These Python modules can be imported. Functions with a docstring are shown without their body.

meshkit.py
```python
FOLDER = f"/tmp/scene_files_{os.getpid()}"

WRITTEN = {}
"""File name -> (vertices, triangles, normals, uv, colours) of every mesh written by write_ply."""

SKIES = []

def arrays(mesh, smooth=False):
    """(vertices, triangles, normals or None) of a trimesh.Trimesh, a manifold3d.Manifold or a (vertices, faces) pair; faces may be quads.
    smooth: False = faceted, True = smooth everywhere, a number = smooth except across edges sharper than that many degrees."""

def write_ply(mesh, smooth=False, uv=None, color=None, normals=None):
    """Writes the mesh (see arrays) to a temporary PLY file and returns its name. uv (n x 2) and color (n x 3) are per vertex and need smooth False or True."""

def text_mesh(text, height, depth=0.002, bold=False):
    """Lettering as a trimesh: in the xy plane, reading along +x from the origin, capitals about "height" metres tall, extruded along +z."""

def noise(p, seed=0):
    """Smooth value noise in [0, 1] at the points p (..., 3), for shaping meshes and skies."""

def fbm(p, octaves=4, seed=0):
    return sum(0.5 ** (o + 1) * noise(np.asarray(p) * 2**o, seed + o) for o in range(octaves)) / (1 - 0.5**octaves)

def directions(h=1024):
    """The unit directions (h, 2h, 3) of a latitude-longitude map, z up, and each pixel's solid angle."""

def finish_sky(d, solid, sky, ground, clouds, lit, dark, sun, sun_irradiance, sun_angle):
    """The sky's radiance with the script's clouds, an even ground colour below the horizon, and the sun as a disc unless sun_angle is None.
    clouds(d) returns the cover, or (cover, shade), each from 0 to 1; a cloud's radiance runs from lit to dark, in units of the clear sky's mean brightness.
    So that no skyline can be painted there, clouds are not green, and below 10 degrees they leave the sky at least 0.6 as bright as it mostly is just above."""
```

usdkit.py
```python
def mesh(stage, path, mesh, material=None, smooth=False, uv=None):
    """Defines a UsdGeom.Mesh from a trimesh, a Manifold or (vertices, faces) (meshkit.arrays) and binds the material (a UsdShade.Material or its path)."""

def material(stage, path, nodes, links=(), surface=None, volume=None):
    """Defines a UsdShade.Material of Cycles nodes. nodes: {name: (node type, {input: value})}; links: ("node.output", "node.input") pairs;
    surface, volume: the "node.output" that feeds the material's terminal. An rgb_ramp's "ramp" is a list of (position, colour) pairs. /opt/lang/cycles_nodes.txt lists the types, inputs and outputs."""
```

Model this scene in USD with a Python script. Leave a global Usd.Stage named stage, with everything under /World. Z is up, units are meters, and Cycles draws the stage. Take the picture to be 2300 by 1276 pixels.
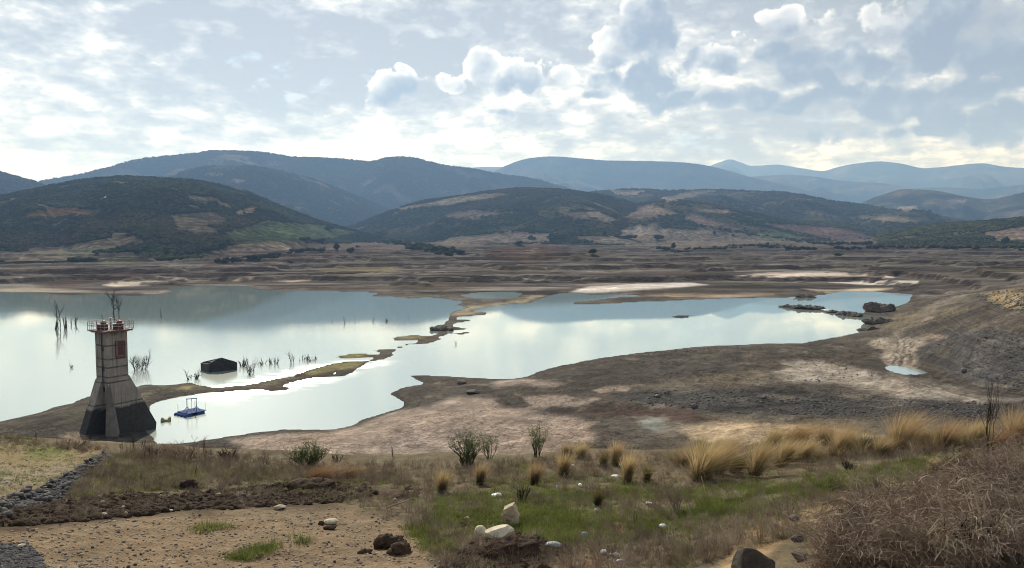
import math, random
import numpy as np
import trimesh, shapely, usdkit, meshkit
from scipy.interpolate import RBFInterpolator, PchipInterpolator, RegularGridInterpolator
from scipy.ndimage import distance_transform_edt, gaussian_filter
from pxr import Usd, UsdGeom, UsdLux, UsdShade, Gf, Sdf, Vt

stage = Usd.Stage.CreateInMemory()
UsdGeom.SetStageUpAxis(stage, 'Z')
UsdGeom.Xform.Define(stage, '/World')
UsdGeom.Scope.Define(stage, '/World/Looks')

# ------------------------------------------------------------------ camera, sun, sky, exposure
EYE = np.array([0.0, 0.0, 26.0])               # 26 m above the water, on the road above the slope
FPX, CU, CV, HORIZON = 1661.0, 1150.0, 638.0, 535.0
PITCH = math.atan((CV - HORIZON) / FPX)
cam = UsdGeom.Camera.Define(stage, '/World/camera')
cam.CreateHorizontalApertureAttr(36.0)
cam.CreateVerticalApertureAttr(36.0 * 568 / 1024)
cam.CreateFocalLengthAttr(36.0 * FPX / 2300.0)
cam.CreateClippingRangeAttr(Gf.Vec2f(0.1, 60000.0))
cam.AddTranslateOp().Set(Gf.Vec3d(*EYE))
cam.AddRotateXOp().Set(90.0 - math.degrees(PITCH))
cam.CreateExposureAttr(0.17)

SUN_AZ, SUN_EL = math.radians(-20.0), math.radians(36.0)
SUN = np.array([math.sin(SUN_AZ) * math.cos(SUN_EL), math.cos(SUN_AZ) * math.cos(SUN_EL), math.sin(SUN_EL)])
sun = UsdLux.DistantLight.Define(stage, '/World/sun')
sun.CreateIntensityAttr(1.25)
sun.CreateAngleAttr(0.6)
sun.CreateNormalizeAttr(True)
sun.CreateColorAttr(Gf.Vec3f(1.0, 0.94, 0.84))
sun.AddOrientOp().Set(Gf.Quatf(Gf.Rotation(Gf.Vec3d(0, 0, 1), Gf.Vec3d(*SUN)).GetQuat()))


def px_dir(u, v):
    """Unit direction of a place seen at (u, v) of the photograph's 2300 x 1276 frame."""
    a, b = (np.asarray(u, float) - CU) / FPX, -(np.asarray(v, float) - CV) / FPX
    a, b = np.broadcast_arrays(a, b)
    d = np.stack([a, math.cos(PITCH) + b * math.sin(PITCH), -math.sin(PITCH) + b * math.cos(PITCH)], -1)
    return d / np.linalg.norm(d, axis=-1, keepdims=True)


def at_z(u, v, z):
    d = px_dir(u, v)
    return EYE + d * ((z - EYE[2]) / d[..., 2])[..., None]


def at_r(u, v, r):
    d = px_dir(u, v)
    return EYE + d * (np.asarray(r, float) / np.hypot(d[..., 0], d[..., 1]))[..., None]


def to_px(p):
    p = np.asarray(p, float) - EYE
    f = p[..., 1] * math.cos(PITCH) - p[..., 2] * math.sin(PITCH)
    f = np.where(f > 0.05, f, 0.05)
    up = p[..., 1] * math.sin(PITCH) + p[..., 2] * math.cos(PITCH)
    return CU + FPX * p[..., 0] / f, CV - FPX * up / f


class R(str):
    """A reference to a node's output."""


class Graph:
    def __init__(self):
        self.nodes, self.links, self.k = {}, [], 0

    def __call__(self, kind, out, **inputs):
        self.k += 1
        name = f'{kind}_{self.k}'
        plain = {}
        for key, val in inputs.items():
            if isinstance(val, R):
                self.links.append((str(val), f'{name}.{key}'))
            else:
                plain[key] = val
        self.nodes[name] = (kind, plain)
        return R(f'{name}.{out}')

    def math(self, op, a, b=0.5, c=0.0, clamp=False):
        return self('math', 'value', math_type=op, value1=a, value2=b, value3=c, use_clamp=clamp)

    def vec(self, op, a, b=(0, 0, 0), c=(0, 0, 0), out='vector', scale=1.0):
        return self('vector_math', out, math_type=op, vector1=a, vector2=b, vector3=c, scale=scale)

    def step(self, x, lo, hi, a=0.0, b=1.0):
        return self('map_range', 'result', range_type='smoothstep', value=x, from_min=lo, from_max=hi, to_min=a, to_max=b, clamp=True)

    def lerp(self, x, lo, hi, a=0.0, b=1.0):
        return self('map_range', 'result', range_type='linear', value=x, from_min=lo, from_max=hi, to_min=a, to_max=b, clamp=True)

    def mix(self, fac, a, b, kind='mix'):
        return self('mix', 'color', mix_type=kind, fac=fac, color1=a, color2=b)

    def noise(self, vector, scale, detail=4.0, rough=0.55, distortion=0.0, out='fac'):
        return self('noise_texture', out, vector=vector, scale=scale, detail=detail, roughness=rough, distortion=distortion)

    def pos(self):
        return self('geometry', 'position')

    def scaled(self, v, s):
        return self('mapping', 'vector', mapping_type='point', vector=v, scale=s)

    def done(self, path, surface=None, volume=None):
        return usdkit.material(stage, '/World/Looks/' + path, self.nodes, self.links, surface=str(surface) if surface else None, volume=str(volume) if volume else None)


# ---- the sky: a clear sky with a broken cloud layer and cumulus mixed in by direction
SKY = 0.1
def sky_material():
    g = Graph()
    d = g('texture_coordinate', 'generated')
    s = g('separate_xyz', 'x', vector=d)
    node = s.split('.')[0]
    x, y, z = R(node + '.x'), R(node + '.y'), R(node + '.z')
    clear = g('sky_texture', 'color', sky_type='single_scattering', sun_disc=False, sun_elevation=SUN_EL, sun_rotation=SUN_AZ, altitude=200.0, air_density=1.0, aerosol_density=1.5, ozone_density=1.0)
    zc = g.math('maximum', z, 0.0)
    # layer coordinates: a flat cloud deck seen from below
    inv = g.math('divide', 1.0, g.math('add', zc, 0.10))
    deck = g('combine_xyz', 'vector', x=g.math('multiply', x, inv), y=g.math('multiply', y, inv), z=0.0)
    big = g.noise(g.vec('add', deck, (0.6, 4.3, 0.0)), 0.75, 2.0, 0.5)
    mid = g.noise(g.vec('add', deck, (3.1, 7.7, 0.0)), 2.6, 5.0, 0.66)
    # finer mottling in plain direction space so that the deck keeps its texture towards the horizon
    fine = g.noise(g.scaled(d, (22.0, 22.0, 48.0)), 1.0, 4.0, 0.60)
    body = g.math('add', g.math('multiply', mid, 0.42), g.math('add', g.math('multiply', big, 0.80), g.math('multiply', fine, 0.70)))      # about 1.0
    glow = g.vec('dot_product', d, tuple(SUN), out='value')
    near = g.step(glow, 0.62, 1.0)
    body = g.math('add', body, g.step(z, 0.09, 0.24, 0.07, -0.04))       # the deck is thinner low down
    lum = g.lerp(body, 0.88, 1.13)
    deck_col = g('rgb_ramp', 'color', fac=lum, ramp=[(0.0, (3.7, 3.95, 4.4)), (0.32, (4.7, 4.95, 5.4)), (0.58, (5.9, 6.1, 6.35)), (0.80, (7.8, 7.8, 7.7)), (1.0, (10.0, 9.7, 9.2))])
    gap = g.math('multiply', g.step(g.math('add', g.math('multiply', big, -0.7), g.math('multiply', fine, 0.5)), 0.03, 0.10), 0.45)
    col = g.mix(gap, deck_col, g.mix(0.90, clear, (4.9, 6.4, 8.4)))
    # cream light low down below the sun
    low = g.math('multiply', g.step(z, 0.0, 0.20, 1.0, 0.0), g.step(x, -0.9, 0.25, 1.0, 0.25))
    col = g.mix(g.math('multiply', low, 0.55), col, g.mix(1.0, col, (1.14, 1.08, 0.98), 'multiply'))
    # a backlit deck: it dims steadily away from the sun
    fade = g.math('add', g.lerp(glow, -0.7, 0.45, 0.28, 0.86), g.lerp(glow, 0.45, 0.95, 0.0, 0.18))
    # cumulus: soft balls in azimuth and elevation, broken up by noise
    az = g.math('arctan2', x, y)
    el = g.math('arcsine', z)
    here = g('combine_xyz', 'vector', x=az, y=el, z=0.0)
    balls = [(885, 200, 68, 62, 1.0), (908, 146, 34, 30, .85), (1085, 160, 80, 40, .8), (1170, 175, 85, 45, .85), (1130, 242, 80, 26, .55), (1445, 175, 125, 70, 1.05), (1455, 205, 100, 45, 1.1), (1450, 50, 68, 90, 1.0),
             (1380, 120, 70, 55, .8), (1335, 180, 60, 50, .6), (1620, 140, 75, 55, .85), (1690, 225, 110, 42, .9), (1610, 235, 55, 32, .8), (1770, 75, 78, 38, .95), (1815, 165, 100, 66, .95), (1790, 240, 110, 36, .9), (1900, 215, 90, 60, .8),
             (2080, 60, 135, 105, 1.0), (1985, 130, 90, 50, .8), (1990, 250, 140, 50, .95), (2110, 205, 115, 56, .95), (2225, 205, 85, 50, .9), (2260, 270, 170, 50, 1.0), (2330, 120, 130, 110, .9), (2100, 300, 300, 34, .75),
             (1400, 268, 80, 20, .5), (1235, 165, 70, 34, .75), (1300, 215, 80, 30, .6), (1545, 215, 70, 40, .8), (1555, 130, 50, 46, .7), (1700, 150, 70, 46, .8), (1890, 130, 70, 50, .8), (1000, 190, 60, 30, .6), (1250, 240, 60, 20, .35), (2480, 200, 170, 110, .9), (2650, 90, 170, 120, .9)]
    n1 = g.noise(here, 30.0, 7.0, 0.70)
    n2 = g.noise(here, 9.0, 2.0, 0.5, out='color')
    bend = g.vec('subtract', n2, (0.5, 0.5, 0.5))
    puff = g('voronoi_texture', 'distance', vector=g.vec('multiply_add', g.noise(here, 26.0, 2.0, 0.6, out='color'), (0.03, 0.03, 0.0), here), scale=30.0, feature='smooth_f1', smoothness=0.5)
    puff = g.math('multiply_add', puff, -0.9, 0.40)
    edge = g.math('add', g.math('multiply_add', n1, 1.5, -0.78), puff)
    def field(p):
        q = g.vec('multiply_add', bend, (0.11, 0.08, 0.0), p)
        total = None
        for u, v, ru, rv, k in balls:
            c = px_dir(u, v)
            ca, ce = math.atan2(c[0], c[1]), math.asin(c[2])
            ia, ie = FPX / ru * math.cos(ca) ** 1.5, FPX / rv
            ln = g.vec('length', g.vec('multiply_add', q, (ia, ie, 0), (-ca * ia, -ce * ie, 0)), out='value')
            val = g.math('multiply_add', ln, -max(k, 0.95), k)
            total = val if total is None else g.math('smoothmax', total, val, 0.15)
        return total
    f = g.math('add', field(here), edge)
    up = g.vec('add', here, (-0.018, 0.030, 0.0))
    lit = g.math('add', field(up), g.math('multiply_add', g.noise(up, 30.0, 3.0, 0.6), 1.6, -0.8))
    mask = g.step(f, -0.03, g.step(lit, -0.9, 0.3, 0.10, 0.48))
    dark = g.math('add', g.math('multiply', g.step(f, 0.0, 0.6), 0.36), g.math('add', g.math('multiply', g.step(lit, -0.75, 0.50), 0.68), g.math('multiply_add', n1, -0.9, 0.45)), clamp=True)
    ccol = g('rgb_ramp', 'color', fac=dark, ramp=[(0.0, (9.4, 9.3, 9.1)), (0.20, (7.6, 7.7, 7.9)), (0.45, (5.2, 5.5, 6.1)), (0.75, (3.3, 3.7, 4.5)), (1.0, (2.5, 2.9, 3.7))])
    heaped = g.mix(g.math('multiply', mask, 0.97), col, ccol)
    # light lost in the air low down is made up here, since the valley's haze stands in front of it
    air = g('rgb_ramp', 'color', fac=g.math('multiply', zc, 2.5), ramp=[(0.0, (1.30, 1.38, 1.42)), (0.20, (1.27, 1.32, 1.35)), (0.42, (1.13, 1.16, 1.18)), (0.8, (1.04, 1.05, 1.06)), (1.0, (1.0, 1.0, 1.0))])
    def out(c):
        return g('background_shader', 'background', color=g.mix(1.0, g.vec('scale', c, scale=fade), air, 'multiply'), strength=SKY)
    # the heaps stand in one quarter of the sky; elsewhere the deck alone is worked out
    part_of_sky = g.math('multiply', g.math('multiply', g.math('less_than', el, 0.46), g.math('greater_than', el, 0.0)), g.math('multiply', g.math('less_than', az, 1.1), g.math('greater_than', az, -0.55)))
    over = g('mix_closure', 'closure', fac=part_of_sky, closure1=out(col), closure2=out(heaped))
    land = g('background_shader', 'background', color=(1.6, 1.6, 1.5), strength=SKY)      # below the horizon: the even tone of the land
    b = g('mix_closure', 'closure', fac=g.math('greater_than', z, -0.004), closure1=land, closure2=over)
    return g.done('sky', surface=b)


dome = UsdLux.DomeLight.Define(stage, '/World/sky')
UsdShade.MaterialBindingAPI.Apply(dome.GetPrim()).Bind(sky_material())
dome.GetPrim().SetCustomDataByKey('kind', 'structure')

# ------------------------------------------------------------------ helpers for prims
_used = {}
def numbered(parent, name):
    k = _used.get((parent, name), -1) + 1
    _used[(parent, name)] = k
    return f'{parent}/{name}' + (f'_{k:03d}' if k else '')


def tag(prim, label=None, category=None, group=None, kind=None):
    prim = prim.GetPrim() if hasattr(prim, 'GetPrim') else prim
    for k, val in (('label', label), ('category', category), ('group', group), ('kind', kind)):
        if val:
            prim.SetCustomDataByKey(k, val)
    return prim


def thing(name, loc=(0, 0, 0), rotz=0.0, scale=None, **kw):
    x = UsdGeom.Xform.Define(stage, numbered('/World', name))
    x.AddTranslateOp().Set(Gf.Vec3d(*map(float, loc)))
    x.AddRotateZOp().Set(float(math.degrees(rotz)))
    if scale is not None:
        x.AddScaleOp().Set(Gf.Vec3f(*map(float, np.broadcast_to(scale, 3))))
    return tag(x, **kw)


def part(name, mesh, m, parent, smooth=False, label=None):
    path = parent.GetPath().pathString if parent else '/World'
    o = usdkit.mesh(stage, numbered(path, name), mesh, m, smooth=smooth)
    return tag(o, label)


def solo(name, mesh, m, smooth=False, col=None, **kw):
    o = usdkit.mesh(stage, numbered('/World', name), mesh, m, smooth=smooth)
    if col is not None:
        UsdGeom.PrimvarsAPI(o).CreatePrimvar('col', Sdf.ValueTypeNames.Color3fArray, 'vertex').Set(Vt.Vec3fArray.FromNumpy(col.astype(np.float32)))
    return tag(o, **kw)


def copy_of(src, name, loc, rotz=0.0, scale=1.0, **kw):
    """A further copy of a finished thing, with its parts."""
    x = thing(name, loc, rotz, scale, **kw)
    x.GetReferences().AddInternalReference(src.GetPath())
    x.SetInstanceable(True)
    return x


def scatter(name, protos, pos, yaw, scale, pick, tilt=None, parent='/World', **kw):
    """Many uncountable small things as one PointInstancer. protos: (mesh, material, smooth)."""
    pi = UsdGeom.PointInstancer.Define(stage, numbered(parent, name))
    paths = []
    for k, (m, mt, sm) in enumerate(protos):
        p = f'{pi.GetPath()}/clump_{k:03d}' if k else f'{pi.GetPath()}/clump'
        usdkit.mesh(stage, p, m, mt, smooth=sm)
        paths.append(p)
    pi.CreatePrototypesRel().SetTargets(paths)
    n = len(pos)
    pi.CreateProtoIndicesAttr(Vt.IntArray.FromNumpy(np.asarray(pick, np.int32)))
    pi.CreatePositionsAttr(Vt.Vec3fArray.FromNumpy(np.asarray(pos, np.float32)))
    sc = np.asarray(scale, np.float32)
    if sc.ndim == 1:
        sc = np.repeat(sc[:, None], 3, 1)
    pi.CreateScalesAttr(Vt.Vec3fArray.FromNumpy(sc))
    yaw = np.asarray(yaw, float)
    q = np.stack([np.cos(yaw / 2), np.zeros(n), np.zeros(n), np.sin(yaw / 2)], 1)
    if tilt is not None:      # tilt about x, before the turn
        t = np.asarray(tilt, float) / 2
        q = np.stack([np.cos(yaw / 2) * np.cos(t), np.cos(yaw / 2) * np.sin(t), np.sin(yaw / 2) * np.sin(t), np.sin(yaw / 2) * np.cos(t)], 1)
    pi.CreateOrientationsAttr(Vt.QuathArray([Gf.Quath(*map(float, a)) for a in q]))
    return tag(pi, kind='stuff', **kw)


def smooth01(x, a, b):
    t = np.clip((np.asarray(x, float) - a) / (b - a), 0, 1)
    return t * t * (3 - 2 * t)


def inside(u, v, poly, soft=6.0):
    """0..1 by how far (u, v) lies inside the outline, with a soft edge of about SOFT."""
    poly = np.asarray(poly, float)
    out = np.zeros(u.shape)
    lo, hi = poly.min(0) - soft, poly.max(0) + soft
    sel = (u > lo[0]) & (u < hi[0]) & (v > lo[1]) & (v < hi[1])
    if not sel.any():
        return out
    x, y = u[sel], v[sel]
    d2, odd = np.full(x.shape, 1e18), np.zeros(x.shape, bool)
    for (x0, y0), (x1, y1) in zip(poly, np.roll(poly, -1, 0)):
        ex, ey = x1 - x0, y1 - y0
        t = np.clip(((x - x0) * ex + (y - y0) * ey) / (ex * ex + ey * ey + 1e-9), 0, 1)
        d2 = np.minimum(d2, (x - x0 - t * ex) ** 2 + (y - y0 - t * ey) ** 2)
        if y0 != y1:
            odd ^= ((y0 > y) != (y1 > y)) & (x < x0 + (y - y0) * ex / ey)
    sd = np.sqrt(d2) * np.where(odd, 1, -1)
    out[sel] = smooth01(sd, -soft, soft)
    return out


def fbm(x, y, scale, octaves=4, seed=0, z=0.0):
    return meshkit.fbm(np.stack([np.asarray(x, float) / scale, np.asarray(y, float) / scale, np.zeros(np.shape(x)) + 0.37 + z], -1), octaves, seed)

# ------------------------------------------------------------------ the lie of the land
def polar(p):
    return np.arctan2(p[..., 0], p[..., 1]), np.hypot(p[..., 0], p[..., 1])

AZ_LIM = math.radians(41)

# the near slope: (u, v, depth)
FORE = np.array([(-400, 1276, 10), (0, 1276, 10), (600, 1276, 10), (1150, 1276, 10), (1700, 1276, 9.5), (2300, 1276, 8.8), (2700, 1276, 8.8), (-400, 1190, 12.6), (0, 1182, 12.5), (600, 1170, 12.6), (1150, 1180, 12.2), (1750, 1170, 11.6),
                 (2300, 1150, 11), (-400, 1100, 17), (0, 1100, 17), (240, 1015, 26), (-400, 985, 31), (0, 985, 30), (600, 1100, 17), (600, 1030, 24), (300, 1000, 28.5), (1100, 1090, 16.5), (1100, 1035, 21.5), (1600, 1080, 16.5), (1600, 1012, 21.5),
                 (2000, 1070, 15.5), (2000, 1000, 20.5), (2300, 1012, 18), (2700, 1000, 17)], float)
fp = at_r(FORE[:, 0], FORE[:, 1], FORE[:, 2])
fa, fr = polar(fp)
fore_rbf = RBFInterpolator(np.stack([fa * 2.2, np.log(fr)], 1), fp[:, 2], smoothing=0.004, kernel='thin_plate_spline')
RIDGE = np.array([(-500, 31), (0, 30), (300, 28.5), (600, 25), (900, 23), (1100, 22), (1400, 21.5), (1700, 21.5), (2000, 21), (2300, 19), (2700, 18)], float)
ridge_az = np.arctan((RIDGE[:, 0] - CU) / FPX)
ridge_of = PchipInterpolator(ridge_az, RIDGE[:, 1])

# water's edge, traced where it lies on the water plane
BASINS = [
    [(-500, 655), (0, 657), (100, 659), (160, 664), (215, 661), (260, 664), (300, 667), (340, 664), (375, 660), (395, 655), (370, 650), (400, 645), (470, 642), (565, 643), (570, 650), (620, 655), (700, 656), (800, 655), (850, 659), (830, 665), (850, 668), (880, 667),
     (925, 671), (960, 668), (1000, 672), (1040, 678), (1020, 686), (1045, 690), (1030, 697), (1008, 704), (1010, 710), (1030, 712), (1090, 709), (1095, 702), (1060, 699), (1110, 688), (1165, 682), (1182, 683), (1205, 676), (1225, 668), (1260, 659), (1300, 659), (1330, 663), (1360, 662), (1420, 662), (1440, 665), (1380, 668), (1330, 674), (1290, 678), (1285, 684), (1330, 684), (1380, 683), (1400, 680), (1500, 677), (1580, 673), (1640, 670), (1760, 670), (1780, 668), (1850, 664),
     (1880, 657), (1960, 656), (2050, 660), (2045, 668), (2035, 682), (2010, 688), (1985, 700), (1990, 712), (1945, 720), (1955, 730), (1935, 745), (1880, 757), (1800, 770), (1700, 773), (1600, 776), (1500, 785), (1400, 797), (1300, 811), (1250, 823),
     (1205, 835), (1188, 845), (1150, 851), (1090, 850), (1000, 845), (925, 841), (918, 845), (945, 854), (958, 861), (925, 866), (895, 873), (875, 885), (885, 896), (905, 904), (893, 916), (860, 926), (820, 941), (795, 956), (770, 962), (742, 966),
     (700, 965), (620, 966), (560, 972), (500, 981), (430, 992), (345, 1000), (338, 960), (330, 912), (345, 904), (400, 891), (450, 885), (480, 875), (540, 877), (600, 868), (650, 857), (690, 847), (660, 846), (590, 860), (540, 868), (478, 872), (466, 865), (445, 864), (440, 858),
     (420, 857), (380, 867), (320, 862), (300, 871), (200, 889), (172, 905), (130, 914), (75, 930), (0, 947), (-300, 1000), (-700, 1000)],
    [(1035, 664), (1070, 658), (1150, 656), (1172, 660), (1165, 666), (1120, 671), (1060, 670)],
]
ISLETS = [  # low land standing out of the water
    [(560, 874), (600, 864), (650, 853), (700, 846), (735, 840), (690, 850), (640, 861), (600, 871)],
    [(662, 844), (700, 830), (745, 818), (790, 811), (815, 815), (800, 827), (745, 837), (700, 845)],
    [(752, 802), (800, 793), (838, 797), (822, 804), (772, 807)], [(835, 788), (870, 782), (880, 786), (850, 792)],
    [(878, 759), (930, 752), (978, 757), (962, 763), (890, 766)],
    [(966, 738), (992, 729), (1024, 735), (1052, 738), (1024, 743), (976, 743)],
    [(1752, 689), (1775, 684), (1838, 689), (1836, 697), (1790, 696)], [(1852, 699), (1874, 695), (1878, 701), (1862, 704)],
    [(1880, 703), (1900, 697), (1942, 705), (1938, 713), (1900, 711)], [(1945, 700), (1950, 684), (1975, 680), (2000, 690), (2002, 706), (1960, 712)],
    [(476, 878), (540, 870), (600, 862), (640, 853), (636, 856), (602, 865), (545, 874), (490, 882)], [(690, 845), (760, 826), (800, 814), (762, 829), (706, 845)], [(840, 802), (870, 791), (900, 778), (904, 781), (875, 794), (846, 805)], [(940, 768), (985, 750), (1000, 740), (1004, 742), (990, 754), (955, 770)], [(1000, 734), (1006, 722), (1014, 708), (1026, 710), (1016, 724), (1012, 738)],
    [(470, 878), (520, 868), (562, 866), (548, 873), (500, 882)], [(588, 859), (640, 848), (662, 850), (612, 863)], [(700, 850), (760, 840), (802, 831), (765, 846)], [(818, 813), (860, 800), (884, 796), (852, 809)], [(905, 775), (950, 768), (992, 760), (962, 772)],
    [(1012, 750), (1062, 744), (1042, 752)], [(1000, 724), (1040, 716), (1062, 720), (1022, 727)], [(600, 876), (640, 870), (650, 873), (615, 879)],
    [(1505, 710), (1540, 707), (1562, 710), (1530, 713)],
]
xs, ys = np.arange(-470, 660, 1.0), np.arange(40, 700, 1.0)
gx, gy = np.meshgrid(xs, ys)
wet = np.zeros(gx.shape, bool)
for poly in BASINS:
    q = np.array([at_z(u, v, 0.0)[:2] for u, v in poly])
    wet |= shapely.contains_xy(shapely.Polygon(q).buffer(0), gx, gy)
for poly in ISLETS:
    q = np.array([at_z(u, v, 0.0)[:2] for u, v in poly])
    wet &= ~shapely.contains_xy(shapely.Polygon(q).buffer(0.4), gx, gy)
wob = np.where(wet, -distance_transform_edt(wet) + 0.5, distance_transform_edt(~wet) - 0.5)
wob = gaussian_filter(wob, 0.8)
shore_at = RegularGridInterpolator((ys, xs), wob, bounds_error=False, fill_value=None)


def shore(x, y):
    """Metres from the water's edge: positive on land."""
    xq, yq = np.clip(x, xs[0], xs[-1]), np.clip(y, ys[0], ys[-1])
    s = shore_at(np.stack([yq, xq], -1))
    return s + (fbm(x, y, 9.0, 3, 5) - 0.5) * 2.2 + np.hypot(x - xq, y - yq) * np.sign(s)


# the drained bed: (u, v, height)
LOW = [(700, 992, 1.0), (1000, 930, 1.6), (1300, 950, 2.2), (1300, 850, 1.5), (1500, 900, 2.6), (1600, 800, 2.0), (1800, 790, 2.1), (2030, 830, 2.6), (2030, 760, 3.0), (1900, 860, 2.5), (2300, 900, 5.0), (2600, 900, 6.0),
       (2300, 830, 8.0), (2450, 760, 11), (2180, 800, 6.0), (2120, 790, 3.8), (2300, 650, 13.5), (2200, 672, 7.0), (2500, 640, 17.0), (2100, 690, 3.5), (1960, 740, 1.4), (2050, 655, 1.5), (100, 960, 1.6), (250, 930, 1.5), (380, 878, 1.4), (0, 975, 1.5), (-300, 1010, 2.0),
       (300, 990, 1.0), (1500, 960, 3.0), (1900, 940, 4.0), (2300, 960, 6.0)]
low = [at_z(u, v, z) for u, v, z in LOW]
for u in (-500, 0, 400, 800, 1150, 1500, 1900):
    for r, z in ((430, 1.2), (520, 3.4), (700, 7.0), (1000, 10.6), (1300, 13.2), (1700, 19.0)):
        if u >= 1150 and r < 500:
            continue
        a = math.atan((u - CU) / FPX)
        low.append(np.array([math.sin(a) * r, math.cos(a) * r, z]))
for u in (2300, 2700):
    for r, z in ((420, 9.0), (520, 8.0), (700, 8.5), (1000, 11.0), (1300, 13.5), (1700, 19.0)):
        a = math.atan((u - CU) / FPX)
        low.append(np.array([math.sin(a) * r, math.cos(a) * r, z]))
low = np.array(low)
la, lr = polar(low)
low_rbf = RBFInterpolator(np.stack([la * 2.2, np.log(lr)], 1), low[:, 2], smoothing=0.002, kernel='thin_plate_spline')
MOUND = at_z(2200, 790, 6.0)
PUDDLE_AT, PUDDLE_R = at_z(2036, 833, 2.6), (3.0, 5.4)


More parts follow.
